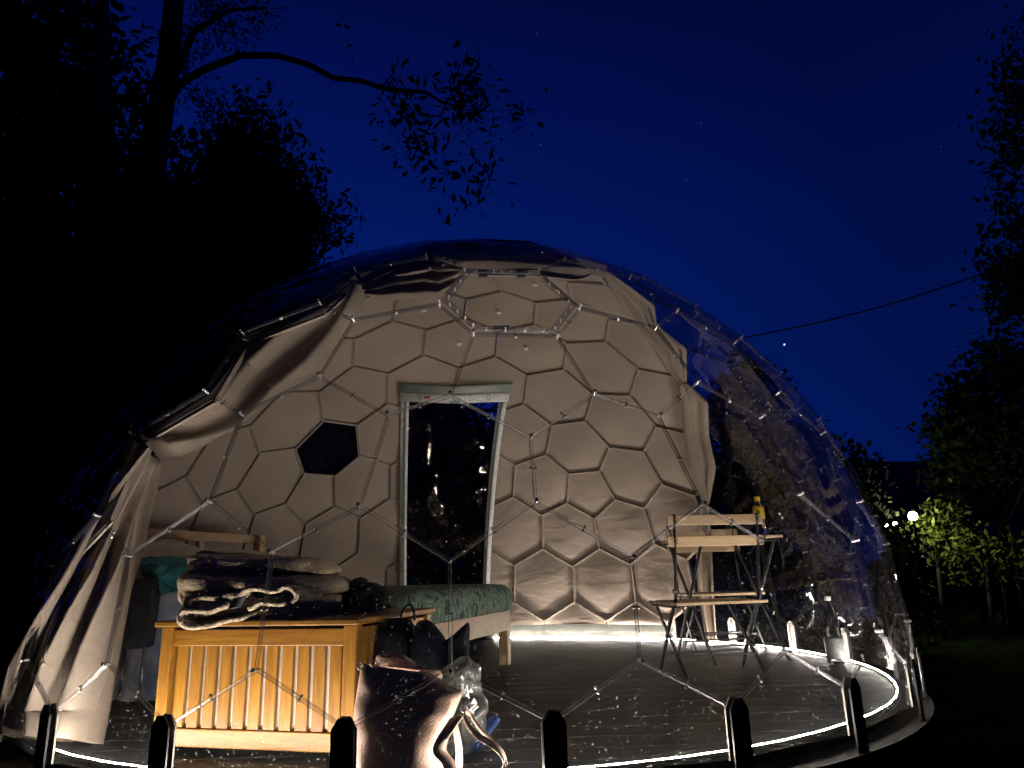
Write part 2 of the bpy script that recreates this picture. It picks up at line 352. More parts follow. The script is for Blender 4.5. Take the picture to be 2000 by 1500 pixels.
# boarded landing and steps outside on the right
ld = empty('boarded_walkway', (0, 0, 0), 'dark boarded walkway with steps to the right of the dome', 'deck')
q0 = on_floor(1650, 1470, -.45)
for i in range(14):
    y = 1.5 + i * .155; z = -.5
    mb = MB(); mb.box((2.75, y, z), (1.9, .14, .028)); mb.build('deck_board', m_deck, ld, bevel=.004)
for x in (1.86, 3.62): mb = MB(); mb.box((x, 2.5, -.715), (.08, 2.1, .36)); mb.build('joist', m_deck, ld)

# ------------------------------------------------------------------ the honeycomb polyhedron of the dome
def geo(n):
    el = math.atan(.5)
    V = [(0, 0, 1)] + [(math.cos(el) * math.cos(2 * math.pi * k / 5), math.cos(el) * math.sin(2 * math.pi * k / 5), math.sin(el)) for k in range(5)] \
        + [(math.cos(el) * math.cos(2 * math.pi * (k + .5) / 5), math.cos(el) * math.sin(2 * math.pi * (k + .5) / 5), -math.sin(el)) for k in range(5)] + [(0, 0, -1)]
    V = np.array(V); idx = {}; pts = []; tri = []
    def add(p):
        p = p / np.linalg.norm(p); k = tuple(np.round(p, 4) + 0.0)
        if k not in idx: idx[k] = len(pts); pts.append(p)
        return idx[k]
    for a, b, c in itertools.combinations(range(12), 3):
        if max(np.linalg.norm(V[a] - V[b]), np.linalg.norm(V[b] - V[c]), np.linalg.norm(V[a] - V[c])) < 1.1:
            g = {}
            for i in range(n + 1):
                for j in range(n + 1 - i): g[i, j] = add(np.array([i, j, n - i - j]) / n @ V[[a, b, c]])
            for i in range(n):
                for j in range(n - i):
                    tri.append((g[i, j], g[i + 1, j], g[i, j + 1]))
                    if i + j < n - 1: tri.append((g[i + 1, j + 1], g[i + 1, j], g[i, j + 1]))
    pts = np.array(pts); D = np.array([pts[list(t)].mean(0) for t in tri]); D /= np.linalg.norm(D, axis=1)[:, None]
    return pts, tri, D
pts, tri, DD = geo(5)
PHI = -1.41903905
rot = np.array([[math.cos(PHI), math.sin(PHI), 0], [-math.sin(PHI), math.cos(PHI), 0], [0, 0, 1]])
U = [Vector(p) for p in DD @ rot]; FC = [Vector(p) for p in pts @ rot]
# measured positions of the nodes of the front of the dome
PICK = {153: (97, 1396), 160: (320, 1420), 191: (672, 1426), 193: (1081, 1412), 195: (1438, 1385), 135: (1662, 1344), 128: (1779, 1304), 154: (43, 1290),
        161: (202, 1297), 166: (495, 1309), 192: (880, 1310), 194: (1254, 1290), 141: (1541, 1272), 136: (1722, 1232), 162: (244, 1083), 167: (527, 1076),
        196: (878, 1094), 198: (1238, 1086), 142: (1492, 1052), 163: (184, 1004), 168: (405, 976), 171: (700, 985), 197: (1048, 976), 146: (1376, 982),
        169: (468, 805), 172: (756, 806), 199: (1038, 850), 147: (1290, 808), 173: (622, 730), 174: (879, 767), 149: (1162, 764), 31: (688, 620), 33: (924, 647),
        8: (1090, 652), 32: (857, 588), 7: (1134, 596), 40: (906, 523), 15: (1053, 526), 39: (832, 497), 30: (622, 586), 170: (398, 760), 164: (254, 845), 38: (692, 523), 143: (1568, 962), 137: (1676, 1054)}
for i, (x, y) in PICK.items():
    U[i] = ((on_dome(x, y) - DC) / DR).normalized()
def PV(i, k=1.0): return DC + U[i] * (DR * k)
faces = {}
for i, t in enumerate(tri):
    for a in t: faces.setdefault(a, []).append(i)
for a in faces:
    n_ = FC[a]; u = n_.orthogonal().normalized(); v = n_.cross(u)
    faces[a].sort(key=lambda i: math.atan2(U[i].dot(v), U[i].dot(u)))
edges = {}
for i, t in enumerate(tri):
    for a, b in itertools.combinations(sorted(t), 2): edges.setdefault((a, b), []).append(i)

# door opening in the back wall, bounded by planes that contain the outward direction of the door
KL = .974
dTL, dTR, dBL, dBR = (on_dome(*p, k=KL, near=False) for p in ((787, 772), (987, 772), (783, 1236), (950, 1240)))
dn = ((dTL + dTR + dBL + dBR) / 4 - DC); dn.z = 0; dn.normalize()
def plane(p, q, inside):
    nn = (q - p).cross(dn).normalized()
    if (inside - p).dot(nn) < 0: nn = -nn
    return p, nn
mid = (dTL + dTR + dBL + dBR) / 4
DP = [plane(dTL, dTR, mid), plane(dTL, dBL, mid), plane(dTR, dBR, mid)]
def clip(poly, p, nrm):
    out = []
    for i in range(len(poly)):
        a, b = poly[i], poly[(i + 1) % len(poly)]; da, db = (a - p).dot(nrm), (b - p).dot(nrm)
        if da >= 0: out.append(a)
        if (da >= 0) != (db >= 0): out.append(a.lerp(b, da / (da - db)))
    return out
def cut_door(poly):
    if (sum(poly, Vector()) / len(poly) - DC).dot(dn) < 0: return [poly]
    t_ = poly
    for p, nn in DP:
        t_ = clip(t_, p, nn)
        if len(t_) < 3: return [poly]
    res = []; rest = poly
    for p, nn in DP:
        o = clip(rest, p, -nn)
        if len(o) > 2: res.append(o)
        rest = clip(rest, p, nn)
        if len(rest) < 3: break
    return res
def in_door(p): return (p - DC).dot(dn) > 0 and all((p - a).dot(nn) > 0 for a, nn in DP)
def inset(poly, d):
    c = sum(poly, Vector()) / len(poly); out = []
    for p in poly:
        v = c - p; out.append(p + v.normalized() * min(d, v.length * .9))
    return out
def bulge_poly(mb, poly, amt, rings=4, seg=4, wob=0.0, seed=0):
    c = sum(poly, Vector()) / len(poly); nn = (c - DC).normalized(); b = []
    for i in range(len(poly)):
        for s in range(seg): b.append(poly[i].lerp(poly[(i + 1) % len(poly)], s / seg))
    m = len(b); vs = []; fs = []
    for r in range(rings):
        t = 1 - r / rings
        for p in b:
            q = c + (p - c) * t; h = amt * (1 - t * t)
            if wob: h += wob * (1 - t ** 4) * noise.noise(q * 3.1 + Vector((seed, 0, 0)))
            vs.append(q + nn * h)
    vs.append(c + nn * (amt + wob * noise.noise(c * 3.1 + Vector((seed, 0, 0)))))
    for r in range(rings - 1):
        for i in range(m): fs.append((r * m + i, r * m + (i + 1) % m, (r + 1) * m + (i + 1) % m, (r + 1) * m + i))
    for i in range(m): fs.append(((rings - 1) * m + i, (rings - 1) * m + (i + 1) % m, rings * m))
    mb.add(vs, fs)

HATCH = {10, 6, 56}
dome = empty('clear_dome', (0, 0, 0), 'large transparent honeycomb dome of clear hexagonal plastic panels with black feet', 'dome tent')
for a, fv in sorted(faces.items()):
    poly = [PV(i) for i in fv]
    poly = clip(poly, Vector((0, 0, .004)), Vector((0, 0, 1)))
    if len(poly) < 3: continue
    if max(p.z for p in poly) < .02: continue
    for pc in cut_door(poly):
        if a in HATCH: continue
        mb = MB(); bulge_poly(mb, inset(pc, .004), .014, 4, 4, .009, a)
        mb.build('clear_panel', m_panel if max(p.z for p in pc) > .37 else m_panel_low, dome, smooth=True)
# seams: overlapping flanges bolted together, pointing inward
seams = []
for (a, b), fs in edges.items():
    if len(fs) != 2: continue
    p, q = PV(fs[0]), PV(fs[1])
    if max(p.z, q.z) < .01: continue
    if p.z < q.z: p, q = q, p
    if q.z < .004: q = p.lerp(q, (p.z - .004) / (p.z - q.z))
    if in_door((p + q) / 2): continue
    seams.append((p, q))
def camdist(s): return ((s[0] + s[1]) / 2 - O3).length
seams.sort(key=camdist)
rest = MB(); bolts = MB(); nodes_b = MB()
for k, (p, q) in enumerate(seams):
    nn = ((p + q) / 2 - DC).normalized(); side = (q - p).cross(nn).normalized(); d = (q - p).normalized()
    mb = MB() if k < 300 else rest
    pi = p + d * .006; qi = q - d * .006
    # flange: flat band on the sheet and a thin lip standing inwards
    lip = MB()
    for s_ in (-1, 1):
        a_, b_ = pi + side * s_ * .0014 - nn * .003, qi + side * s_ * .0014 - nn * .003; c_, d_ = pi + side * s_ * .0050 - nn * .018, qi + side * s_ * .0050 - nn * .013
        mb.add([a_, b_, d_, c_], [(0, 1, 2, 3)])
        lip.bar(c_, d_, .0012, .0018, nn)
    if k < 300:
        fo = mb.build('seam_flange', m_seam, dome, solid=.0012); lip.build('flange_lip', m_lip, fo)

    for f_ in (.5,):
        c = p.lerp(q, f_) - nn * .013
        bolts.tube([c - side * .009, c - side * .005], .0045, 6); bolts.tube([c + side * .005, c + side * .010], .0045, 6); bolts.tube([c - side * .012, c + side * .012], .002, 5)
if rest.f: rest.build('far_seam_flange', m_seam, dome, kind='stuff')
done = set()
for i, u in enumerate(U):
    p = PV(i)
    if p.z < .02 or in_door(p): continue
    nn = u; nodes_b.tube([p - nn * .022, p - nn * .004], .005, 6); nodes_b.tube([p + nn * .001, p + nn * .004], .0055, 8)
bolts.build('seam_bolts', m_bolt, dome, kind='stuff'); nodes_b.build('node_bolts', m_bolt, dome, kind='stuff')
# base brackets at the lower nodes
for i, u in enumerate(U):
    p = PV(i)
    if not (.09 < p.z < .2): continue
    if in_door(p) or any(in_door(p + Vector((sx, 0, 0))) for sx in (-.05, .05)): continue
    hz = Vector((u.x, u.y, 0)).normalized(); tg = Vector((0, 0, 1)).cross(hz)
    wv = .030; b_ = None
    for off, th, mt, nm in ((.008, .006, m_black, 'foot_bracket'), (-.014, .006, m_brkt, 'inner_foot_plate')):
        mb = MB(); zl = -.12 if off > 0 else .004
        prof = [(-wv, zl), (wv, zl), (wv, p.z + .002), (.012, p.z + .030), (-.012, p.z + .030), (-wv, p.z + .002)]
        vs = []
        for o_2 in (off, off + th):
            for (x_, z_) in prof: vs.append(Vector((p.x, p.y, 0)) + hz * o_2 + tg * x_ + Vector((0, 0, z_)))
        m6 = 6
        mb.add(vs, [tuple(range(m6)), tuple(range(m6, 2 * m6))[::-1]] + [(k, (k + 1) % m6, (k + 1) % m6 + m6, k + m6) for k in range(m6)])
        o_3 = mb.build(nm, mt, dome)
        if b_ is None: b_ = o_3
    mb = MB()
    for z_ in (p.z + .008, p.z * .45, p.z * .45 - .03):
        c = Vector((p.x, p.y, z_)); mb.tube([c + hz * .014, c + hz * .021], .006, 8); mb.tube([c - hz * .020, c - hz * .014], .006, 8)
    mb.build('bracket_bolt', m_bolt, b_, kind='stuff')
# cloth collar lining the reveal of the wall hatch
for a in (56,):
    fv = faces[a]; mb = MB()
    for k in range(len(fv)):
        i, j = fv[k], fv[(k + 1) % len(fv)]; mb.add([PV(i, .996), PV(j, .996), PV(j, KL - .006), PV(i, KL - .006)], [(0, 1, 2, 3)])
    mb.build('hatch_collar', m_net, dome)
# opening hatches (one in the roof, two in the walls)
for a in HATCH:
    poly = [PV(i) for i in faces[a]]; c = sum(poly, Vector()) / len(poly); nn = (c - DC).normalized()
    inner = [p.lerp(c, .19) for p in poly]; outer = [p.lerp(c, .05) for p in poly]
    mb = MB(); n6 = len(poly)
    for t_in, t_out, off in ((.15, .05, .002), ):
        for k in range(n6):
            k2 = (k + 1) % n6
            A, B, Cc, D_ = poly[k].lerp(c, t_out), poly[k2].lerp(c, t_out), poly[k2].lerp(c, t_in), poly[k].lerp(c, t_in)
            vs = [x + nn * .003 for x in (A, B, Cc, D_)] + [x - nn * .006 for x in (A, B, Cc, D_)]
            mb.add(vs, [(0, 1, 2, 3), (7, 6, 5, 4), (0, 4, 5, 1), (2, 6, 7, 3)])
    hf = mb.build('hatch_frame', m_hatchf, dome, label='hexagonal opening hatch frame of clear plastic')
    mb = MB(); bulge_poly(mb, [p.lerp(c, .15 if a != 56 else .03) - nn * (.0 if a != 56 else .018) for p in poly], .01, 3, 3, 0); mb.build('hatch_pane', m_panel if a != 56 else m_net, hf, smooth=True)
    mb = MB()
    for k in range(n6):
        for f_ in (.12, .37, .63, .88):
            q = poly[k].lerp(poly[(k + 1) % n6], f_).lerp(c, .10); mb.tube([q - nn * .010, q + nn * .006], .0028, 6)
    mb.build('hatch_screws', m_bolt, hf, kind='stuff')
    for f_ in (.22, .78):
        ks = max(range(n6), key=lambda k: (poly[k].z + poly[(k + 1) % n6].z)); q = poly[ks].lerp(poly[(ks + 1) % n6], f_).lerp(c, .1)
        mb = MB(); mb.box(q - nn * .014, (.035, .022, .02)); mb.build('hinge', m_black, hf, bevel=.003)
    kb = min(range(n6), key=lambda k: (poly[k].z + poly[(k + 1) % n6].z)); q = poly[kb].lerp(poly[(kb + 1) % n6], .3).lerp(c, .24)
    mb = MB(); mb.box(q - nn * .02, (.055, .018, .02)); mb.build('latch', m_black, hf, bevel=.003)

# ------------------------------------------------------------------ LED strip round the floor edge
mb = MB(); a0 = math.atan2(on_floor(121, 1472).y - DC.y, on_floor(121, 1472).x - DC.x) - math.radians(4); N_ = 150
pe = on_floor(968, 1241); aE = math.atan2(pe.y - DC.y, pe.x - DC.x)
while aE < a0: aE += 2 * math.pi
# a light line with a low rounded lens facing up, its light kept off the floor by an added black channel
led = empty('led_strip', (DC.x, DC.y, 0), 'glowing white led strip running round the floor edge inside the dome', 'light strip')
rows = []; chn = []
for k in range(N_ + 1):
    a = a0 + (aE - a0) * k / N_; e = Vector((math.cos(a), math.sin(a), 0)); j = .0015 * math.sin(k * 1.7) + .002 * math.sin(k * .31)
    rows.append([e * (LEDR + j + .0019 * math.cos(t)) + Vector((0, 0, .0088 + .0016 * math.sin(t))) for t in [math.pi * q / 6 for q in range(7)]])
    chn.append([e * (LEDR + j + dx) + Vector((0, 0, z)) for dx, z in ((-.0034, .001), (-.0030, .0086), (.0030, .0086), (.0034, .001))])
mb = MB(); mb.grid(rows); mb.build('light_line', m_led, led, smooth=True)
mb = MB(); mb.grid(chn); mb.build('light_guard_channel', m_black, led)

# ------------------------------------------------------------------ cloth liner
SKIP = {98, 101, 103, 115, 88, 86, 83, 102, 104, 105, 90, 89, 87, 84, 24, 25, 5, 4, 3, 2, 29, 10, 9, 8, 14, 13,
        79, 80, 140, 128, 130, 126, 129, 127, 123, 39, 40, 0, 1, 6, 44, 7, 11, 12, 56}
liner = empty('cloth_liner', (0, 0, 0), 'beige hexagon-panelled cloth liner hung inside the back half of the dome', 'tent liner')
def far_right(c):   # lower clear part on the right of the dome, where the liner is drawn back
    d = c - DC; return d.x > 1.25 and d.y < 1.55
liner_faces = set()
for a, fv in sorted(faces.items()):
    if a in SKIP: continue
    cz = DC + FC[a] * DR
    if cz.z < -.3: continue
    if cz.z < .12:   # lower row follows the row above
        ups = [b for b in faces if b != a and len(set(faces[b]) & set(fv)) == 2 and (DC + FC[b] * DR).z > cz.z + .1]
        if not ups or any(b in SKIP for b in ups): continue
    liner_faces.add(a)
back_mb = MB()
for a in sorted(liner_faces):
    fv = faces[a]
    poly = [PV(i, KL) for i in fv]
    poly = clip(poly, Vector((0, 0, .10)), Vector((0, 0, 1)))
    if len(poly) < 3: continue
    pcs = cut_door(poly)
    for pc in pcs:
        if len(pc) < 3: continue
        bk_ = MB(); cc = sum(pc, Vector()) / len(pc); n_o = (cc - DC).normalized(); bk_.add([p + n_o * .028 for p in pc], [tuple(range(len(pc)))]); back_mb.add(bk_.v, bk_.f)
        mb = MB(); bulge_poly(mb, inset(pc, .0055) if len(pcs) == 1 and pc is poly else pc, -.006 if pc is poly else -.002, 6, 5, .012 if pc is poly else .003, a * 3.7)
        mb.build('cloth_panel', m_liner, liner, smooth=True)
back_mb.build('slot_shade_backing', m_slot_shade, liner, kind='stuff')  # dark sheet behind the panels, giving the seam slots their shade
for (a, b), fs in edges.items():
    if len(fs) != 2 or not (a in liner_faces or b in liner_faces): continue
    p, q = PV(fs[0], KL - .004), PV(fs[1], KL - .004)
    if p.z < q.z: p, q = q, p
    if p.z < .11: continue
    if q.z < .10: q = p.lerp(q, (p.z - .10) / (p.z - q.z))
    if in_door(p) and in_door(q): continue
    if in_door(p) != in_door(q):
        for t in range(1, 40):
            m_ = p.lerp(q, t / 40)
            if in_door(m_) != in_door(p):
                if in_door(p): p = m_
                else: q = m_
                break
    if (p - q).length < .03: continue
    nn = ((p + q) / 2 - DC).normalized(); side = (q - p).cross(nn).normalized()
    if side.z > 0: side = -side
    mb = MB(); mb.bar(p - nn * .001 + side * .002, q - nn * .001 + side * .002, .006, .018, nn); mb.build('seam_welt', m_weltc, liner, bevel=.002)
    # the stitched edge that turns up beside it
    mb = MB(); mb.bar(p + nn * .001 + side * .011, q + nn * .001 + side * .011, .008, .007, nn); mb.build('seam_edge', m_weltc, liner)
# grey skirt strip closing the liner to the floor
for a in sorted(liner_faces):
    cz = DC + FC[a] * DR
    if not (-.3 < cz.z < .12): continue
    low = [i for i in faces[a] if PV(i).z > .09]
    ps = sorted([PV(i, .985) for i in low if PV(i).z < .2], key=lambda p: math.atan2(p.y - DC.y, p.x - DC.x))
    if len(ps) != 2: continue
    p, q = ps
    if (p - q).length > 1: continue
    p = p.copy(); q = q.copy()
    for z0, z1, mt, nm in ((.055, .102, m_skirt, 'skirt_strip'), (.004, .054, m_hem, 'skirt_hem')):
        poly = [Vector((p.x, p.y, z0)), Vector((q.x, q.y, z0)), Vector((q.x, q.y, z1)), Vector((p.x, p.y, z1))]
        for pc in cut_door(poly):
            rr = []
            mb = MB(); mb.add(pc, [tuple(range(len(pc)))]); mb.build(nm, mt, liner, solid=.004)
# white round grommets on the ceiling cloth
for x, y in ((828, 607), (897, 672), (1028, 681), (975, 611), (1045, 557)):
    p = on_dome(x, y, KL - .022, near=False); nn = (p - DC).normalized()
    R = nn.to_track_quat('Z', 'Y').to_matrix(); mb = MB(); mb.lathe(p, [(.017, -.003), (.017, .0), (.014, .002)], 16, R); mb.build('white_button', m_white_paint, liner)

def resample(pl, n):
    pl = [Vector(p) for p in pl]; L = [0]
    for a, b in zip(pl, pl[1:]): L.append(L[-1] + (b - a).length)
    out = []
    for i in range(n):
        t = L[-1] * i / (n - 1); j = max(k for k in range(len(L)) if L[k] <= t + 1e-9); j = min(j, len(pl) - 2)
        out.append(pl[j].lerp(pl[j + 1], (t - L[j]) / max(1e-9, L[j + 1] - L[j])))
    return out
def drape(name, A, B, folds, amp, mat=m_drape, nu=60, nw=70, seed=0, ampf=None, sag=0.0, label=None, parent=None, phase=.6):
    A = resample(A, nu); B = resample(B, nu); rows = []
    for i in range(nu):
        u = i / (nu - 1); cdir = (B[i] - A[i]); adir = (A[min(i + 1, nu - 1)] - A[max(i - 1, 0)]) + (B[min(i + 1, nu - 1)] - B[max(i - 1, 0)])
        nn = cdir.cross(adir).normalized()
        if nn.dot(O3 - A[i]) < 0: nn = -nn
        am = amp * (ampf(u) if ampf else 1) * min(1, .2 + cdir.length * 2.5); r = []
        for j in range(nw):
            w_ = j / (nw - 1); p = A[i].lerp(B[i], w_)
            ph = 2 * math.pi * folds * w_ + phase * math.sin(2.3 * u + seed) + 1.6 * noise.noise(Vector((w_ * 2.2, u * 1.4, seed)))
            f_ = math.sin(ph); f_ = math.copysign(abs(f_) ** .8, f_)
            f_ += .45 * noise.noise(Vector((w_ * 7, u * 2.0, seed + 5)))
            r.append(p + nn * (am * f_ + sag * math.sin(math.pi * w_)))
        rows.append(r)
    mb = MB(); mb.grid(rows); return mb.build(name, mat, parent or liner, smooth=True, label=label)
nd = lambda *ps, k=.97, e=0.0: [on_dome(x, y, k, True, e) for x, y in ps]
# lower left, gathered at the first strap and falling to the floor
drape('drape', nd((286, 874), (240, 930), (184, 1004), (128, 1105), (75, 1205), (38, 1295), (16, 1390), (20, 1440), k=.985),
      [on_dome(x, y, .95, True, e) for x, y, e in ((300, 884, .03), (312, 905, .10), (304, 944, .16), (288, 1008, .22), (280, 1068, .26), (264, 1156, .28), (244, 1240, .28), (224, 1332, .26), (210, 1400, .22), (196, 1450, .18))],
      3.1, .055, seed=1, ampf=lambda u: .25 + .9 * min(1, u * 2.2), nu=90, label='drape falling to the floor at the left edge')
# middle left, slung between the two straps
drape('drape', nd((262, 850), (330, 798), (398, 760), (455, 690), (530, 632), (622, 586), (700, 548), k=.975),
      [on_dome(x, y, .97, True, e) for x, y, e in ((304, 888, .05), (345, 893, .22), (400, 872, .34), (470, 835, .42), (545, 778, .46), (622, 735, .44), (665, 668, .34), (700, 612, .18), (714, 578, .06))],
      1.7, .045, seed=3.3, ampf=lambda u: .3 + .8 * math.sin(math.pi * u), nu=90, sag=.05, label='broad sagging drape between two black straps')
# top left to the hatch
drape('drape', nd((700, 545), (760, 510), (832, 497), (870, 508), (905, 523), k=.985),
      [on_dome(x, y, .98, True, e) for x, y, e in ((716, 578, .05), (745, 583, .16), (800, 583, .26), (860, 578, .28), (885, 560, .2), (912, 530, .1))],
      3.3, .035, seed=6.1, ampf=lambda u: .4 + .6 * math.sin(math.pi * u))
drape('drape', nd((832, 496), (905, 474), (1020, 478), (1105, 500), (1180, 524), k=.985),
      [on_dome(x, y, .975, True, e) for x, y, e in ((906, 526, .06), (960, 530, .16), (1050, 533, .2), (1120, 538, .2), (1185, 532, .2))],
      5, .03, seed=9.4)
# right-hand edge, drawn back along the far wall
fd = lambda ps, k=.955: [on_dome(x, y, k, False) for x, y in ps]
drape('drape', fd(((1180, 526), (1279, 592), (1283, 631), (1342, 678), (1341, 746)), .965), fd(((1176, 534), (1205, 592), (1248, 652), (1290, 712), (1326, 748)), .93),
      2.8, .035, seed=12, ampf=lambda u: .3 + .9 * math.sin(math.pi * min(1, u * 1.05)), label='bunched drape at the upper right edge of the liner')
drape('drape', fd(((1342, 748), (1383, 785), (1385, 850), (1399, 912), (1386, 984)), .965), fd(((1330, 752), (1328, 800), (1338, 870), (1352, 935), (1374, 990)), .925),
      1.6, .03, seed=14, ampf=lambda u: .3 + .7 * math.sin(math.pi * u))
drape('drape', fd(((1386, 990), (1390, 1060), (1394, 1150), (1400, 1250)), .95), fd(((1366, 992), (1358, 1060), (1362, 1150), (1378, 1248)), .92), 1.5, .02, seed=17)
# black tie straps
for a, b in (((252, 845), (304, 892)), ((690, 524), (719, 578))):
    p = on_dome(*a, .985); q = on_dome(*b, .955); mb = MB(); mb.tube([p, p.lerp(q, .5) + Vector((0, -.004, .004)), q], .0085, 6); mb.build('tie_strap', m_black, liner)

# ------------------------------------------------------------------ clear door in the back wall
door = empty('film_door', (mid.x, mid.y, 0), 'tall clear film door with pale zip frame in the back wall', 'door')
iv = Matrix.Translation(-door.location)
def dpt(u, v, k=KL - .015):   # u across 0..1, v up 0..1, lying on the curve of the wall
    b = dBL.lerp(dBR, u); t = dTL.lerp(dTR, u); p = b.lerp(t, v); d = (p - DC); c = Vector((DC.x, DC.y, DC.z))
    # push out along the door direction to the wall curve
    o_ = p - DC; bb = o_.dot(dn); q = bb * bb - (o_.dot(o_) - (DR * k) ** 2); return p + dn * (-bb + math.sqrt(max(q, 0))) - door.location
def strip(u0, u1, v0, v1, mat, name, k=KL - .015, nu=2, nv=24, par=door, wob=0, solid=.006, smooth=True, ripple=0):
    mb = MB(); rows = []
    for i in range(nv + 1):
        r = []
        for j in range(nu + 1):
            u = u0 + (u1 - u0) * j / nu; v = v0 + (v1 - v0) * i / nv; p = dpt(u, v, k)
            if wob: p = p + dn * wob * (noise.noise(Vector((u * 3.2, v * 7, 1))) + .5 * noise.noise(Vector((u * 9, v * 18, 4))))
            if ripple: p = p + dn * ripple * noise.noise(Vector((u * 12, v * 60, 2)))
            r.append(p)
        rows.append(r)
    mb.grid(rows); return mb.build(name, mat, par, smooth=smooth, solid=solid)
strip(-.02, .06, 0, .985, m_zip, 'door_jamb', ripple=.006); strip(.94, 1.02, 0, .985, m_zip, 'door_jamb', ripple=.006)
for u0 in (.02, .965): strip(u0, u0 + .018, 0, .97, m_header, 'zip_line', k=KL - .021, nu=1)
strip(-.03, 1.03, .972, 1.0, m_zip, 'door_head', nv=3, k=KL - .018); strip(-.04, 1.04, 1.003, 1.029, m_header, 'rolled_blind_band', nv=4, k=KL - .016)
strip(.07, .93, 0, .98, m_film, 'clear_film', k=KL - .012, nu=20, nv=80, wob=.075, solid=0)
mb = MB(); mb.box(dpt(.23, .986, KL - .03), (.045, .006, .016)); mb.build('red_tag', m_red, door)
for u in (.16, .83):
    c = dpt(u, .985, KL - .03); mb = MB(); mb.tube([c + Vector((.014 * math.cos(t), 0, .02 * math.sin(t))) for t in [k * math.pi / 6 for k in range(13)]], .002, 5); mb.build('hook_ring', m_black, door)

# ------------------------------------------------------------------ soft things
def smooth_loop(pts, n):
    m = len(pts); out = []
    for i in range(m):
        p0, p1, p2, p3 = (Vector(pts[(i + k) % m]) for k in (-1, 0, 1, 2))
        for s_ in range(n):
            t = s_ / n; out.append(.5 * ((2 * p1) + (p2 - p0) * t + (2 * p0 - 5 * p1 + 4 * p2 - p3) * t * t + (3 * p1 - p0 - 3 * p2 + p3) * t ** 3))
    return out
def cushion(name, px, Y, thick, mat, parent=None, wob=.01, ws=6, seed=0, rings=9, label=None, cat=None, power=.5, n=5, lean=0.0, **kw):
    """a stuffed, closed shape whose outline seen from the front is given; Y may lean with height"""
    ps = smooth_loop([(x, y, 0) for x, y in px], n); pts3 = []
    ymin = min(p.y for p in ps); ymax = max(p.y for p in ps)
    for p in ps: pts3.append(at(p.x, p.y, Y + lean * (ymax - p.y) / (ymax - ymin)))
    c = sum(pts3, Vector()) / len(pts3); m = len(pts3); vs = []; fs = []
    fr_ = Vector((0, -1, 0)); lay = []
    seq = [(r / rings, 1) for r in range(rings)] + [(1, 0)] + [(1 - r / rings, -1) for r in range(1, rings)]
    seq = [(t, s_) for t, s_ in seq]
    first = True
    vs.append(c + fr_ * thick / 2)
    idx = []
    for t, s_ in seq[1:]:
        row = []
        for p in pts3:
            q = c + (p - c) * t; h = thick / 2 * max(0, 1 - t ** 2.4) ** power
            d = wob * noise.noise(q * ws + Vector((seed, 0, 0))) + wob * .5 * noise.noise(q * ws * 2.7 + Vector((0, seed, 0)))
            q = q + fr_ * (s_ * h + (d if s_ >= 0 else -d)) + (p - c).normalized() * d * .4 * t
            row.append(len(vs)); vs.append(q)
        idx.append(row)
    vs.append(c - fr_ * thick / 2)
    for i in range(m): fs.append((0, idx[0][i], idx[0][(i + 1) % m]))
    for a, b in zip(idx, idx[1:]):
        for i in range(m): fs.append((a[i], b[i], b[(i + 1) % m], a[(i + 1) % m]))
    for i in range(m): fs.append((idx[-1][(i + 1) % m], idx[-1][i], len(vs) - 1))
    mb = MB(); mb.add(vs, fs); return mb.build(name, mat, parent, smooth=True, label=label, cat=cat, **kw)
def ribbon(name, pts3, wdir, width, mat, parent=None, solid=.002, n=4, wobble=0, **kw):
    pts3 = [Vector(p) for p in pts3]; out = []
    for i in range(len(pts3) - 1):
        p0 = pts3[max(i - 1, 0)]; p1 = pts3[i]; p2 = pts3[i + 1]; p3 = pts3[min(i + 2, len(pts3) - 1)]
        for s_ in range(n): t = s_ / n; out.append(.5 * ((2 * p1) + (p2 - p0) * t + (2 * p0 - 5 * p1 + 4 * p2 - p3) * t * t + (3 * p1 - p0 - 3 * p2 + p3) * t ** 3))
    out.append(pts3[-1]); wd = Vector(wdir).normalized() * width
    K = max(2, int(width / .02)) if wobble else 2
    rows = []
    for i, p in enumerate(out):
        r = []
        for j in range(K + 1):
            q = p + wd * (j / K)
            if wobble: q = q + Vector((noise.noise(q * 14), 0, noise.noise(q * 14 + Vector((5, 5, 5))))) * wobble + Vector((0, wobble * 1.2 * noise.noise(Vector((i * .35, 0, 7))), 0)) * (1 - j / K)
            r.append(q)
        rows.append(r)
    mb = MB(); mb.grid(rows); return mb.build(name, mat, parent, smooth=True, solid=solid, **kw)

# ------------------------------------------------------------------ bed
bed = empty('double_bed', (-.05, 4.33, 0), 'low pine double bed at the left wall with open headboard and leaf-print mattress cover', 'bed', rz=math.atan2(.301, -.953))
BLN, BWD = 1.78, 1.30      # local +x runs to the headboard, local +y towards the camera
def bb(name, c, sz, mat, bev=.004, par=bed, **kw):
    mb = MB(); mb.box(c, sz); return mb.build(name, mat, par, bevel=bev, **kw)
bb('foot_rail', (.012, BWD / 2, .245), (.024, BWD, .11), m_pine)
for y in (.012, BWD - .012): bb('side_rail', (BLN / 2, y, .245), (BLN, .024, .11), m_pine)
for x in (.03, BLN - .03):
    for y in (.03, BWD - .03): bb('leg', (x - .001, y, .152 if x < 1 else .40), (.055, .055, .302 if x < 1 else .80), m_pinez)
bb('headboard_rail', (BLN, BWD / 2, .775), (.03, BWD + .03, .055), m_pine); bb('headboard_rail', (BLN, BWD / 2, .52), (.03, BWD - .06, .07), m_pine)
bb('headboard_post', (BLN, BWD * .42, .65), (.028, .045, .2), m_pinez)
for k in range(9): bb('bed_slat', (.15 + k * .19, BWD / 2, .262), (.09, BWD - .06, .018), m_pine)
mb = MB(); rows = []
nx, ny = 26, 20
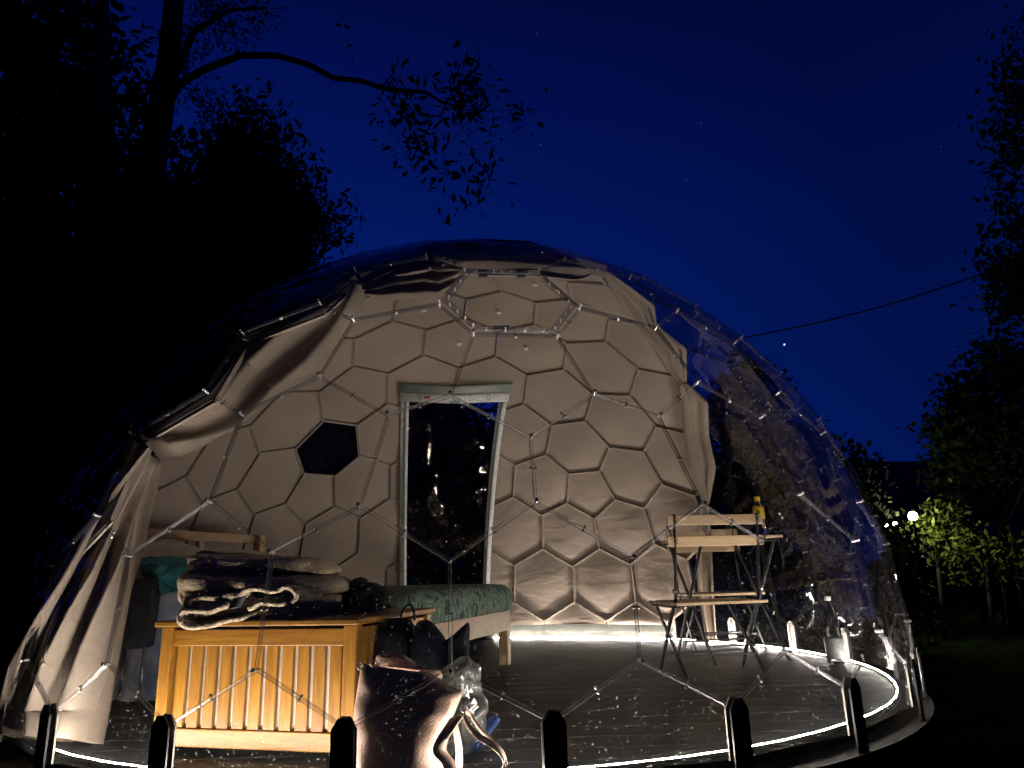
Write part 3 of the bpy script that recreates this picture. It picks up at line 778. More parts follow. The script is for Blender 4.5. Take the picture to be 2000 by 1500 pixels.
def mat_pt(u, v, top):
    x = .02 + u * (BLN - .08); y = -.005 + v * (BWD + .01); return x, y
# rounded mattress as a soft box
prof = [(0, .30), (-.012, .34), (-.014, .39), (0, .425), (.03, .445), (.08, .452)]
for (ins, z) in prof + [(.3, .456), (.6, .456)]:
    r = []; a0, a1, b0, b1 = ins, BLN - .05 - ins, ins, BWD - ins
    per = []
    S_ = 18
    for k in range(S_): per.append((a0 + (a1 - a0) * k / S_, b0))
    for k in range(S_): per.append((a1, b0 + (b1 - b0) * k / S_))
    for k in range(S_): per.append((a1 - (a1 - a0) * k / S_, b1))
    for k in range(S_ + 1): per.append((a0, b1 - (b1 - b0) * k / S_))
    for x, y in per:
        q = Vector((x, y, z)); r.append(q + Vector((noise.noise(q * 5), noise.noise(q * 5 + Vector((9, 0, 0))), .7 * noise.noise(q * 4 + Vector((0, 9, 0))))) * .012)
    rows.append(r)
mb.grid(rows); mb.build('mattress', m_leaf, bed, smooth=True)
cushion('pillow', ((270, 1062), (330, 1060), (380, 1066), (400, 1085), (392, 1104), (330, 1112), (262, 1108), (255, 1080)), 3.72, .14, m_white, wob=.012, label='white pillow propped against the pine headboard behind the teal blanket', cat='pillow', lean=.15)
cushion('pillow', ((392, 1076), (450, 1072), (510, 1078), (560, 1084), (580, 1100), (560, 1125), (470, 1130), (395, 1118)), 4.2, .16, m_white, wob=.012, seed=4, label='grey-white pillow beyond the folded blankets, right of the other pillow', cat='pillow', lean=.1)
cushion('throw_blanket', ((282, 1098), (300, 1090), (330, 1090), (362, 1100), (385, 1118), (380, 1150), (350, 1160), (318, 1165), (298, 1150), (286, 1125)), 3.45, .26, m_teal, wob=.075, ws=13, label='crumpled teal blanket at the head of the bed', cat='blanket')
# printed duvet slung over the near side of the bed
mb = MB(); rows = []
def bedw(x, y, z): 
    v = Matrix.Rotation(math.atan2(.301, -.953), 4, 'Z') @ Vector((x, y, z)); return v + Vector((-.05, 4.33, 0))
for i in range(34):
    t = i / 33; r = []
    for j in range(40):
        x = .95 + .82 * j / 39
        if t < .45: y = BWD - .55 + .57 * t / .45; z = .475 + .03 * noise.noise(Vector((x * 4, t * 3, 0)))
        else:
            y = BWD + .06 + .018 * math.sin(x * 26 + 2 * noise.noise(Vector((x * 3, 0, t)))) * min(1, (t - .45) * 5) + .22 * (t - .45); z = .475 - (t - .45) / .55 * .455
        r.append(bedw(x, y, z))
    rows.append(r)
mb.grid(rows); mb.build('duvet', m_bluewhite, smooth=True, solid=.012, label='blue and white printed duvet hanging from the bed to the floor beside the drape', cat='duvet')
# small black bedside stand
bs = empty('bedside_stand', (-1.66, 3.28, 0), 'small black bedside box on thin metal legs, half hidden by the left drape', 'bedside table', rz=.25)
bb('cabinet', (-.03, 0, .385), (.13, .16, .29), m_black, par=bs)
for x in (-.085, .025):
    for y in (-.07, .07): mb = MB(); mb.tube([(x, y, 0), (x, y, .24)], .008, 8); mb.build('leg', m_bolt, bs, smooth=True)

# ------------------------------------------------------------------ slatted storage chest
CHO = Vector((-1.145, 2.407, 0)); CHA = -math.radians(15.2); CW, CDp, CHt = .69, .55, .372
ch = empty('storage_chest', CHO, 'honey-coloured wooden storage chest with vertical slats and flat lid at the front left', 'chest', rz=CHA)
def cb(name, c, sz, mat, bev=.003, par=ch, **kw):
    mb = MB(); mb.box(c, sz); return mb.build(name, mat, par, bevel=bev, **kw)
for x in (.021, CW - .021):
    for y in (.0, CDp): cb('corner_post', (x, y, CHt / 2), (.042, .040, CHt), m_acacia)
for y in (0, CDp):
    cb('top_rail', (CW / 2, y, CHt - .034), (CW - .086, .026, .050), m_acaciax); cb('bottom_rail', (CW / 2, y, .048), (CW - .086, .026, .052), m_acaciax)
for x in (.018, CW - .018):
    cb('side_rail', (x, CDp / 2, CHt - .034), (.024, CDp - .042, .05), m_acacia); cb('side_rail', (x, CDp / 2, .048), (.024, CDp - .042, .052), m_acacia)
    for k in range(8): cb('slat', (x, .055 + k * (CDp - .11) / 7, CHt / 2 + .006), (.014, .046, CHt - .13), m_acacia, bev=.002)
NS = 11; x0_, x1_ = .046, CW - .046; pit = (x1_ - x0_) / NS
for k in range(NS): cb('slat', (x0_ + pit * (k + .5), .002, CHt / 2 + .006), (pit - .0155, .014, CHt - .13), m_acacia, bev=.002)
cb('lid', (CW / 2, CDp / 2 - .004, CHt + .010), (CW + .03, CDp + .07, .018), m_acaciax, bev=.004)
cb('lining', (CW / 2, CDp / 2 - .010, CHt / 2), (CW - .075, CDp - .045, CHt - .05), m_sock, bev=.02)
mb = MB(); mb.tube([(CW + .001, .10, CHt - .03), (CW + .006, .10, CHt - .03)], .004, 8); mb.build('screw', m_bolt, ch)

# ------------------------------------------------------------------ folded blankets on the chest
ey = Vector((.262, .965, 0)); YB = 2.40
bl = empty('folded_blanket', at(470, 1200, 2.45), 'grey-brown fleece blanket folded into a thick pile on top of the chest', 'blanket')
def inv(o):
    o.matrix_parent_inverse = Matrix.Translation(-o.parent.location); return o
for k_, (ol, dy) in enumerate(((((386, 1090), (404, 1083), (470, 1083), (560, 1085), (625, 1090), (655, 1104), (662, 1118), (640, 1124), (540, 1122), (430, 1119), (392, 1112)), .03),
        (((378, 1122), (430, 1118), (540, 1121), (640, 1122), (676, 1130), (690, 1144), (676, 1158), (560, 1160), (430, 1158), (380, 1154), (368, 1138)), .0),
        (((384, 1160), (430, 1157), (560, 1158), (672, 1156), (684, 1172), (668, 1190), (600, 1198), (480, 1201), (400, 1199), (380, 1182)), .02))):
    inv(cushion('folded_body', ol, 2.545 + dy, .42, m_fleece2, bl, wob=.012, ws=8, power=.28, rings=14, seed=k_ * 3))
def fold(name, px, Y, mat, par, depth=.14, th=.020, w_=.007):
    return inv(ribbon(name, [at(x, y, Y) for x, y in px], ey, depth, mat, par, solid=th, wobble=w_))
fold('folded_layer', ((560, 1128), (500, 1124), (440, 1118), (404, 1108), (386, 1098), (392, 1088), (430, 1090), (500, 1096)), 2.46, m_fleece2, bl)
fold('folded_layer', ((520, 1150), (440, 1150), (380, 1152), (360, 1141), (362, 1130), (400, 1128), (470, 1134)), 2.44, m_fleece2, bl, th=.028)
fold('folded_layer', ((600, 1185), (470, 1176), (400, 1176), (362, 1168), (358, 1152), (380, 1146)), 2.46, m_fleece2, bl, th=.022)
b2 = empty('folded_blanket', at(430, 1212, 2.35), 'cream fluffy fleece blanket folded in loops at the front edge of the chest lid', 'blanket')
fold('folded_layer', ((520, 1193), (470, 1203), (412, 1214), (372, 1220), (352, 1212), (352, 1202), (372, 1198), (410, 1197), (450, 1186)), 2.29, m_fleece, b2, depth=.16, th=.016, w_=.010)
fold('folded_layer', ((372, 1194), (368, 1184), (388, 1174), (418, 1172), (445, 1168), (450, 1176), (420, 1184), (380, 1194)), 2.30, m_fleece, b2, depth=.14, th=.018, w_=.012)
fold('folded_layer', ((462, 1172), (476, 1158), (500, 1155), (536, 1161), (556, 1153), (572, 1160), (573, 1170), (556, 1177), (510, 1174), (482, 1188)), 2.27, m_fleece, b2, depth=.14, th=.014, w_=.008)
inv(cushion('inner_fleece', ((362, 1196), (380, 1176), (430, 1170), (480, 1162), (530, 1164), (566, 1160), (566, 1174), (510, 1184), (470, 1196), (410, 1208), (368, 1212)), 2.37, .10, m_fleece, b2, wob=.010, ws=20, power=.4))
inv(ribbon('care_label', [at(456, 1168, 2.255), at(450, 1180, 2.25), at(444, 1190, 2.245)], (1, 0, .12), .040, m_label, b2, solid=.001))
cushion('dark_clothes', ((628, 1150), (640, 1138), (662, 1132), (690, 1134), (705, 1128), (722, 1136), (745, 1142), (762, 1160), (766, 1182), (750, 1192), (690, 1200), (600, 1204), (590, 1190), (610, 1168)), 2.62, .26, m_bagblk, wob=.045, ws=11, seed=8, label='heap of black clothes on the chest lid right of the folded blankets', cat='clothes')

# ------------------------------------------------------------------ bags in front
bk = empty('black_backpack', at(800, 1330, 2.5), 'black backpack slumped behind the pink bag', 'backpack')
inv(cushion('main_pocket', ((728, 1270), (732, 1245), (748, 1225), (775, 1208), (800, 1212), (812, 1235), (818, 1280), (812, 1340), (800, 1420), (740, 1420), (722, 1340), (724, 1300)), 2.42, .20, m_bagblk, bk, wob=.02, power=.4))
inv(cushion('front_pocket', ((806, 1240), (816, 1216), (838, 1212), (862, 1236), (878, 1262), (890, 1300), (892, 1350), (880, 1400), (820, 1400), (806, 1330), (802, 1280)), 2.36, .16, m_bagblk, bk, wob=.015, power=.4, seed=3))
inv(ribbon('grab_handle', [at(782, 1206, 2.44), at(790, 1188, 2.44), at(800, 1182, 2.44), at(806, 1196, 2.44), at(808, 1212, 2.44)], (0, 1, 0), .03, m_bagblk, bk, solid=.004))
inv(cushion('open_flap', ((862, 1262), (885, 1240), (905, 1222), (915, 1216), (918, 1232), (916, 1270), (914, 1300), (890, 1316), (862, 1310)), 2.33, .03, m_bagblk, bk, wob=.006, seed=5))
pk = empty('pink_bag', at(800, 1540, 2.08), 'dusty pink leather tote bag standing at the front beside the chest', 'bag')
def bag_body():
    # loft of flattened rings from the mouth down to the base, with creases
    L_ = [(1296, 706, 824), (1312, 703, 858), (1330, 700, 890), (1352, 697, 904), (1380, 694, 893), (1410, 693, 880), (1440, 694, 872), (1470, 695, 868), (1500, 697, 872), (1530, 700, 876), (1545, 706, 870)]
    rows = []
    for i, (y, xl, xr) in enumerate(L_):
        A, B = at(xl, y, 2.075), at(xr, y + (14 if i < 3 else 0), 2.075); c = (A + B) / 2; hw = (B - A) / 2; th = .02 + .075 * min(1, i / 5); r = []
        for k in range(49):
            a = 2 * math.pi * k / 48; ca, sa = math.cos(a), math.sin(a)
            q = c + hw * (math.copysign(abs(ca) ** .7, ca)) + Vector((0, -1, 0)) * th * math.copysign(abs(sa) ** .75, sa)
            d = .013 * noise.noise(q * 7) + .004 * noise.noise(q * 20)
            crease = .010 * math.exp(-((q.z - .29 - .35 * (q.x + .42)) / .018) ** 2) + .009 * math.exp(-((q.z - .12 + .5 * (q.x + .25)) / .02) ** 2)
            r.append(q + Vector((0, -1, 0)) * (d - crease) * (1 if sa > 0 else -1))
        rows.append(r)
    dense = []
    for a, b in zip(rows, rows[1:]):
        for s_ in range(3): dense.append([p.lerp(q, s_ / 3) + Vector((0, -.006 * noise.noise(p.lerp(q, s_ / 3) * 16), 0)) for p, q in zip(a, b)])
    dense.append(rows[-1]); mb = MB(); mb.grid(dense); return mb
inv(bag_body().build('bag_body', m_pink, pk, smooth=True, solid=.003))
inv(cushion('back_flap', ((736, 1282), (758, 1277), (785, 1277), (805, 1290), (830, 1304), (860, 1310), (856, 1330), (780, 1326), (736, 1322)), 2.14, .02, m_pink, pk, wob=.005, power=.4))
mb = MB(); a_, b_ = at(737, 1306, 2.05), at(766, 1304, 2.12)
mb.bar(a_, b_, .004, .030, (0, 0, 1)); inv(mb.build('leather_tab', m_pink, pk, bevel=.001))
for x, y in ((704, 1301), (730, 1296), (906, 1384)):
    c = at(x, y, 2.04); mb = MB(); mb.tube([c + Vector((.009 * math.cos(t), 0, .009 * math.sin(t))) for t in [k * math.pi / 6 for k in range(13)]], .0022, 6); inv(mb.build('strap_ring', m_bolt, pk, smooth=True))
inv(ribbon('wrist_strap', [at(x, y, Y) for x, y, Y in ((908, 1394, 2.05), (906, 1406, 2.03), (914, 1424, 2.01), (930, 1443, 1.99), (952, 1456, 1.98), (972, 1472, 1.98), (982, 1490, 1.99), (978, 1514, 2.00))], (.25, .3, .95), .016, m_pink, pk, solid=.003))
inv(ribbon('wrist_strap', [at(x, y, Y) for x, y, Y in ((908, 1394, 2.06), (918, 1400, 2.07), (928, 1416, 2.06), (942, 1434, 2.04), (956, 1446, 2.01), (972, 1462, 2.00), (984, 1482, 2.00), (988, 1500, 2.00))], (.25, .3, .95), .012, m_pink, pk, solid=.003))
inv(ribbon('shoulder_strap', [at(x, y, Y) for x, y, Y in ((880, 1404, 2.02), (866, 1424, 1.99), (850, 1448, 1.97), (846, 1470, 1.98), (864, 1494, 1.99), (870, 1520, 1.99))], (.9, .2, .1), .034, m_pink, pk, solid=.004))
inv(ribbon('shoulder_strap', [at(x, y, Y) for x, y, Y in ((876, 1404, 2.05), (884, 1430, 2.05), (890, 1470, 2.05), (888, 1520, 2.05))], (.9, .2, 0), .018, m_pink, pk, solid=.004))
gb = empty('plastic_bag', at(900, 1500, 2.3), 'crumpled translucent grey plastic bag with white print behind the pink bag', 'plastic bag')
inv(cushion('bag_film', ((850, 1322), (880, 1300), (908, 1286), (926, 1298), (938, 1304), (940, 1340), (946, 1380), (948, 1410), (930, 1450), (910, 1500), (880, 1520), (860, 1480), (856, 1400)), 2.30, .14, m_plbag, gb, wob=.05, ws=14, power=.5))
mb = MB()
for x, y, r_ in ((920, 1349, 6), (926, 1370, 7), (912, 1358, 4)):
    a, b, c = at(x, y - r_, 2.21), at(x + r_ * .8, y + r_ * .6, 2.21), at(x - r_ * .8, y + r_ * .6, 2.21); mb.add([a, b, c, a + Vector((0, .002, 0)), b + Vector((0, .002, 0)), c + Vector((0, .002, 0))], [(0, 1, 2), (5, 4, 3)])
for (xa, ya), (xb, yb) in (((914, 1390), (930, 1376)), ((917, 1394), (934, 1380)), ((912, 1340), (916, 1364)), ((918, 1386), (926, 1394))): mb.bar(at(xa, ya, 2.21), at(xb, yb, 2.21), .0035, .002, (0, 1, 0))
inv(mb.build('white_print', m_white_paint, gb, kind='stuff'))
cushion('plastic_bag', ((896, 1462), (910, 1440), (930, 1430), (950, 1404), (968, 1398), (976, 1410), (962, 1430), (950, 1450), (944, 1478), (920, 1492), (900, 1486)), 2.36, .10, m_blubag, wob=.04, ws=16, seed=2, label='crumpled blue plastic bag on the floor right of the pink bag', cat='plastic bag')

# ------------------------------------------------------------------ folding chairs and table
CWd, CHh, SZ = .515, .768, .338
def make_chair(loc, rz, label, sx=1.0):
    t = empty('folding_chair', loc, label, 'folding chair', 'folding chairs by the table', rz)
    hw = CWd / 2
    for s_ in (-1, 1):
        x = s_ * (hw - .035)
        mb = MB(); pts_ = [(x, -.20, CHh), (x, -.170, .55), (x, -.140, SZ + .03), (x + s_ * .004, -.02, .21), (x + s_ * .006, .13, 0)]
        for a, b in zip(pts_, pts_[1:]): mb.bar(a, Vector(b) + (Vector(b) - Vector(a)).normalized() * .004, .008, .024)
        mb.build('back_upright', m_black, t, bevel=.002)
        x2 = s_ * (hw - .052); mb = MB(); mb.bar((x2, .17, SZ - .02), (x2, -.15, 0), .008, .022); mb.build('leg', m_black, t, bevel=.002)
        mb = MB(); mb.bar((x2 + s_ * .010, -.15, SZ - .016), (x2 + s_ * .010, .19, SZ - .016), .018, .010); mb.build('seat_rail', m_black, t)
        mb = MB()
        for z in (.748, .728, .645, .625): mb.tube([(x, -.20 + (.768 - z) * .15 - .016, z), (x, -.20 + (.768 - z) * .15 - .030, z)], .0055, 6)
        mb.build('screws', m_bolt, t, kind='stuff')
        mb = MB(); mb.tube([(x + s_ * .006, -.147, SZ + .06), (x + s_ * .016, -.147, SZ + .06)], .010, 8); mb.build('pivot', m_bolt, t)
    for z in (.738, .635):
        mb = MB(); mb.box((0, -.20 + (.768 - z) * .15 + .002, z), (CWd, .014, .050)); mb.build('back_slat', m_beech, t, bevel=.003)
    for k in range(7):
        mb = MB(); mb.box((0, -.165 + k * .054, SZ), (CWd - .03, .044, .014)); mb.build('seat_slat', m_beech, t, bevel=.003)
    mb = MB(); mb.tube([(-(hw - .05), .075, .09), (hw - .05, .075, .09)], .005, 6); mb.build('cross_bar', m_black, t)
    mb = MB(); mb.tube([(-(hw - .05), -.088, .088), (hw - .05, -.088, .088)], .005, 6); mb.build('cross_bar', m_black, t)
    return t
c1 = at(1372, 1100, 3.8); make_chair((c1.x, 3.8, 0), math.radians(11), 'nearer wooden folding chair seen from behind, its back slats in front of the table')
c2 = at(1396, 1100, 4.85); make_chair((c2.x, 4.85, 0), math.radians(186), 'farther folding chair beyond the table, seat seen under the nearer chair back')
tb = empty('folding_table', (at(1440, 1050, 4.28).x - .11, 4.28, -.03), 'square wooden folding table between the two chairs with the yellow-capped bottle', 'table', rz=math.radians(12))
for k in range(8): mb = MB(); mb.box((0, -.245 + k * .07, .696), (.50, .060, .014)); mb.build('top_slat', m_beech, tb, bevel=.003)
for y in (-.20, .20): mb = MB(); mb.box((0, y, .0), (.01, .01, .01))
for x in (-.22, .22):
    mb = MB(); mb.box((x, 0, .681), (.02, .54, .014)); mb.build('top_rail', m_black, tb)
    for s_ in (-1, 1): mb = MB(); mb.bar((x - .01 * s_, -.24 * s_, .674), (x - .01 * s_, .24 * s_, 0), .008, .024); mb.build('leg', m_black, tb, bevel=.002)
for y, z in ((-.16, .12), (.16, .12)): mb = MB(); mb.tube([(-.21, y, z), (.21, y, z)], .005, 6); mb.build('cross_bar', m_black, tb)
# bottles
jb = at(1487, 1046, 4.2); jb.z = .674
jo = empty('juice_bottle', jb, 'clear bottle with yellow cap and yellow label standing on the folding table', 'bottle')
mb = MB(); mb.lathe((0, 0, 0), [(.026, 0), (.031, .006), (.031, .055), (.027, .075), (.031, .095), (.031, .150), (.029, .165), (.014, .190), (.012, .205)], 20); mb.build('bottle_body', m_bottle, jo, smooth=True)
mb = MB(); mb.lathe((0, 0, 0), [(.0315, .098), (.0322, .10), (.0322, .158), (.029, .172), (.0285, .172)], 20); mb.build('yellow_label', m_yellow, jo, smooth=True)
mb = MB(); mb.lathe((0, 0, 0), [(.0155, .200), (.0165, .203), (.0165, .224), (.014, .227)], 18); mb.build('cap', m_yellow, jo)
mb = MB(); mb.box((-.012, -.0300, .135), (.018, .006, .022)); mb.build('green_mark', m_foliage2, jo, bevel=.002)
wb = on_floor(1634, 1298)
wo_ = empty('water_bottle', wb, 'large clear water bottle with pale label standing on the floor at the right', 'bottle')
mb = MB(); mb.lathe((0, 0, 0), [(.030, 0), (.043, .006), (.045, .02), (.044, .10), (.045, .165), (.038, .185), (.041, .205), (.043, .235), (.036, .27), (.020, .30), (.014, .312), (.013, .322)], 28); mb.build('bottle_body', m_bottle, wo_, smooth=True)
mb = MB(); mb.lathe((0, 0, 0), [(.0455, .03), (.0462, .032), (.0462, .13), (.0455, .132)], 28); mb.build('label_band', m_label, wo_, smooth=True)
mb = MB(); mb.lathe((0, 0, 0), [(.0155, .318), (.0165, .320), (.0165, .338), (.015, .340)], 16); mb.build('cap', m_white_paint, wo_)

# ------------------------------------------------------------------ trees and plants
def foliage_mesh(name, blobs, leaf, mat, seed=0, squash=.45, asp=.5):
    rg = np.random.RandomState(seed); V = []; Fc = []; n0 = 0
    for (c, r, n_) in blobs:
        c = np.array(c, float); r = np.array(r if hasattr(r, '__len__') else (r, r, r), float)
        ncl = max(1, n_ // 26)
        cl = rg.normal(size=(ncl, 3)); cl /= np.linalg.norm(cl, axis=1)[:, None]; cl *= (rg.rand(ncl, 1) ** .45); cl = c + cl * r
        P = cl[rg.randint(0, ncl, n_)] + rg.normal(size=(n_, 3)) * leaf * 2.6
        d = rg.normal(size=(n_, 3)); d[:, 2] -= .4; d /= np.linalg.norm(d, axis=1)[:, None]
        e = np.cross(d, rg.normal(size=(n_, 3))); e /= np.linalg.norm(e, axis=1)[:, None]
        s_ = leaf * (.55 + .9 * rg.rand(n_, 1)); q = np.stack([P - d * s_, P + e * s_ * asp, P + d * s_, P - e * s_ * asp], 1).reshape(-1, 3)
        V.append(q)
    V = np.concatenate(V); m = len(V) // 4
    me = bpy.data.meshes.new(name); me.vertices.add(len(V)); me.vertices.foreach_set('co', V.ravel()); me.loops.add(m * 4); me.loops.foreach_set('vertex_index', np.arange(m * 4, dtype=np.int32))
    me.polygons.add(m); me.polygons.foreach_set('loop_start', np.arange(0, m * 4, 4, dtype=np.int32)); me.materials.append(mat); me.update(calc_edges=True); return me
def tree(name, label, cat, trunk, limbs, blobs, leaf, mat=m_foliage, seed=0, group=None, asp=.5):
    t0 = Vector(trunk[0][0]); t = empty(name, t0, label, cat, group)
    mb = MB(); mb.tube([p for p, r in trunk], [r for p, r in trunk], 10); inv(mb.build('trunk', m_bark, t, smooth=True))
    for lb in limbs:
        mb = MB(); mb.tube([p for p, r in lb], [r for p, r in lb], 7); inv(mb.build('limb', m_bark, t, smooth=True))
    if blobs: inv(link('crown', foliage_mesh('crown', blobs, leaf, mat, seed, asp=asp), t))
    return t
def B(x, y, Y, rp, n_, ry=None):   # crown clump round a measured point; rp in photo pixels
    c = at(x, y, Y); r = rp * Y / F; return (tuple(c), (r, ry or r, r), n_)
def A(x, y, Y): return at(x, y, Y)
rr = random.Random(3)
# tall tree with two stems, far left
g1 = A(190, 1250, 8.5); g1.z = GZ
tree('tall_tree', 'tall dark tree at the far left with an upright stem rising out of the frame', 'tree',
     [(g1, .28), (A(205, 700, 8.5), .2), (A(208, 400, 8.5), .15), (A(200, 150, 8.5), .12), (A(195, -200, 8.5), .08)],
     [[(A(208, 420, 8.5), .08), (A(120, 300, 8.3), .05), (A(20, 180, 8), .03)], [(A(205, 250, 8.5), .06), (A(110, 120, 8.2), .04), (A(30, 60, 8), .02)], [(A(200, 330, 8.5), .05), (A(260, 250, 8.6), .03), (A(300, 150, 8.6), .02)]],
     [B(x, y, 8.5 + rr.uniform(-.8, .8), r, n_) for x, y, r, n_ in ((60, 120, 90, 900), (30, 300, 80, 1300), (90, 240, 80, 800), (80, 450, 130, 2600), (150, 60, 60, 300), (240, 330, 60, 500), (40, 620, 150, 3200), (180, 560, 120, 2400), (60, 850, 150, 3200), (190, 760, 120, 2200), (120, 10, 90, 500), (60, 1050, 130, 2400), (-120, 300, 160, 3000), (-120, 700, 160, 3000), (30, 560, 110, 3000), (120, 660, 110, 3000), (200, 860, 110, 3000), (110, 960, 120, 3000), (250, 1000, 110, 2500), (250, 140, 50, 200), (20, 40, 60, 500))], .055, seed=2)
g2 = A(275, 1230, 9.5); g2.z = GZ
br = [(A(300, 260, 9.4), .10), (A(345, 168, 8.6), .06), (A(400, 135, 7.6), .048), (A(470, 108, 6.6), .038), (A(540, 108, 6.0), .032), (A(600, 125, 5.6), .028), (A(650, 152, 5.4), .025), (A(705, 158, 5.3), .023), (A(745, 172, 5.2), .021), (A(790, 177, 5.1), .018), (A(830, 180, 5.1), .016), (A(860, 198, 5.0), .012), (A(905, 213, 5.0), .009)]
tree('leaning_tree', 'leaning dark tree whose long bare branch reaches out over the dome', 'tree',
     [(g2, .32), (A(262, 800, 9.5), .25), (A(275, 520, 9.5), .22), (A(300, 300, 9.5), .2), (A(330, 120, 9.5), .17), (A(352, -150, 9.5), .12)],
     [br, [(A(318, 200, 9.4), .07), (A(380, 60, 9.2), .05), (A(450, 20, 9), .03), (A(520, 15, 8.8), .015)], [(A(285, 430, 9.4), .07), (A(380, 340, 9.2), .04), (A(470, 250, 9), .02)],
      [(A(775, 176, 5.1), .006), (A(790, 215, 5.1), .004), (A(803, 270, 5.1), .003), (A(850, 325, 5.1), .003), (A(900, 342, 5.1), .002), (A(940, 352, 5.1), .002)],
      [(A(745, 172, 5.2), .006), (A(770, 140, 5.2), .004), (A(785, 90, 5.2), .002)], [(A(905, 213, 5.0), .005), (A(960, 218, 5.0), .003), (A(1010, 212, 5.0), .002)], [(A(890, 210, 5), .004), (A(905, 250, 5), .003), (A(870, 290, 5), .002), (A(868, 340, 5), .002)]],
     [B(x, y, Y, r, n_) for x, y, Y, r, n_ in ((785, 200, 5.1, 18, 59), (800, 235, 5.1, 16, 55), (805, 285, 5.1, 16, 55), (855, 265, 5.1, 18, 32), (830, 320, 5.1, 12, 27), (872, 355, 5.1, 12, 27), (930, 345, 5.1, 16, 55), (900, 385, 5.1, 9, 8), (780, 130, 5.2, 26, 14), (905, 175, 5.0, 34, 252), (912, 130, 5.0, 14, 16), (1015, 215, 5.0, 24, 26), (1020, 240, 5.0, 18, 10), (955, 290, 5.0, 10, 7), (700, 70, 5.3, 22, 5), (745, 230, 5.1, 12, 6), (985, 260, 5, 12, 6), (950, 245, 5, 14, 8),
       (350, 90, 9.3, 70, 500), (450, 40, 9, 60, 420), (400, 200, 9, 60, 260), (320, 400, 9.2, 90, 1100), (290, 620, 9, 120, 2400), (500, 10, 8.8, 40, 160), (400, 10, 9.2, 60, 300), (300, 850, 9, 120, 2400), (230, 480, 9, 90, 2400), (330, 560, 9, 100, 3000), (260, 730, 9, 110, 3000), (360, 800, 9, 100, 3000))], .042, seed=5, asp=.34)
g3 = A(450, 1200, 8.0); g3.z = GZ
tree('dense_bush_tree', 'dense dark leafy tree directly behind the left shoulder of the dome', 'tree',
     [(g3, .16), (A(450, 700, 8), .12), (A(455, 420, 8), .07), (A(470, 240, 8), .03)],
     [[(A(452, 520, 8), .05), (A(540, 430, 8), .025), (A(640, 425, 7.9), .008), (A(690, 430, 7.8), .005)], [(A(455, 450, 8), .04), (A(530, 340, 8), .02), (A(600, 335, 8), .008)], [(A(460, 380, 8), .03), (A(500, 260, 8), .015), (A(550, 245, 8), .006)]],
     [B(x, y, 8 + rr.uniform(-.5, .5), r, n_) for x, y, r, n_ in ((490, 210, 22, 120), (470, 280, 60, 700), (540, 250, 22, 110), (500, 330, 70, 1300), (560, 300, 20, 90), (545, 380, 60, 1000), (605, 340, 18, 90), (590, 400, 40, 420), (620, 440, 30, 260), (665, 430, 14, 70), (570, 470, 60, 1100), (430, 420, 90, 2400), (400, 560, 110, 3000), (500, 530, 80, 2200), (350, 700, 120, 3000), (420, 300, 60, 700), (640, 480, 12, 30), (680, 465, 10, 22), (300, 500, 90, 1500), (560, 520, 50, 1100), (450, 640, 110, 4000), (380, 470, 90, 2600), (480, 440, 70, 1800), (560, 430, 50, 900))], .055, seed=8, asp=.38)
# behind the dome, seen through the film door and the clear side
for k, (x, Y, hpx, lab) in enumerate(((760, 11, 640, 'dark tree behind the dome, left of the film door'), (860, 12, 800, 'dark tree behind the dome seen through the film door'), (950, 11.5, 860, 'dark tree behind the dome at the right edge of the film door'), (1450, 13, 760, 'dark low tree behind the clear right side of the dome'), (1560, 14, 860, 'dark tree behind the water bottle beyond the dome'), (1650, 13, 930, 'dark low tree beyond the right rim of the dome'))):
    g = A(x, 1230, Y); g.z = GZ
    tree('dark_tree', lab, 'tree', [(g, .16), (A(x, hpx + 150, Y), .1), (A(x + 8, hpx, Y), .04)], [[(A(x, hpx + 170, Y), .05), (A(x + 60, hpx + 70, Y), .02)], [(A(x, hpx + 220, Y), .05), (A(x - 70, hpx + 90, Y), .02)]],
         [B(x + rr.uniform(-40, 40), y, Y, 60 + .1 * (y - hpx), 1300) for y in range(hpx + 10, 1240, 45)], .07, seed=20 + k)
# right side
g = A(2075, 1230, 9); g.z = GZ
tree('edge_tree', 'tall dark tree whose drooping branches enter at the right edge of the frame', 'tree',
     [(g, .2), (A(2070, 700, 9), .15), (A(2060, 300, 9), .1), (A(2050, 0, 9), .05)],
     [[(A(2062, 300, 9), .05), (A(1990, 210, 9), .02), (A(1945, 245, 9), .008)], [(A(2065, 480, 9), .05), (A(2000, 530, 9), .02), (A(1940, 500, 9), .008)], [(A(2060, 200, 9), .04), (A(1995, 140, 9), .02)]],
     [B(x, y, 9, r, n_) for x, y, r, n_ in ((1985, 125, 26, 130), (1960, 240, 28, 200), (2000, 290, 34, 300), (1965, 330, 16, 60), (1970, 380, 20, 80), (1990, 440, 30, 220), (1935, 500, 16, 70), (1960, 540, 30, 260), (1995, 590, 36, 420), (1960, 600, 20, 90), (2020, 180, 40, 400), (2030, 500, 50, 700), (1985, 60, 20, 60))], .06, seed=31)
g = A(1985, 1215, 15); g.z = GZ
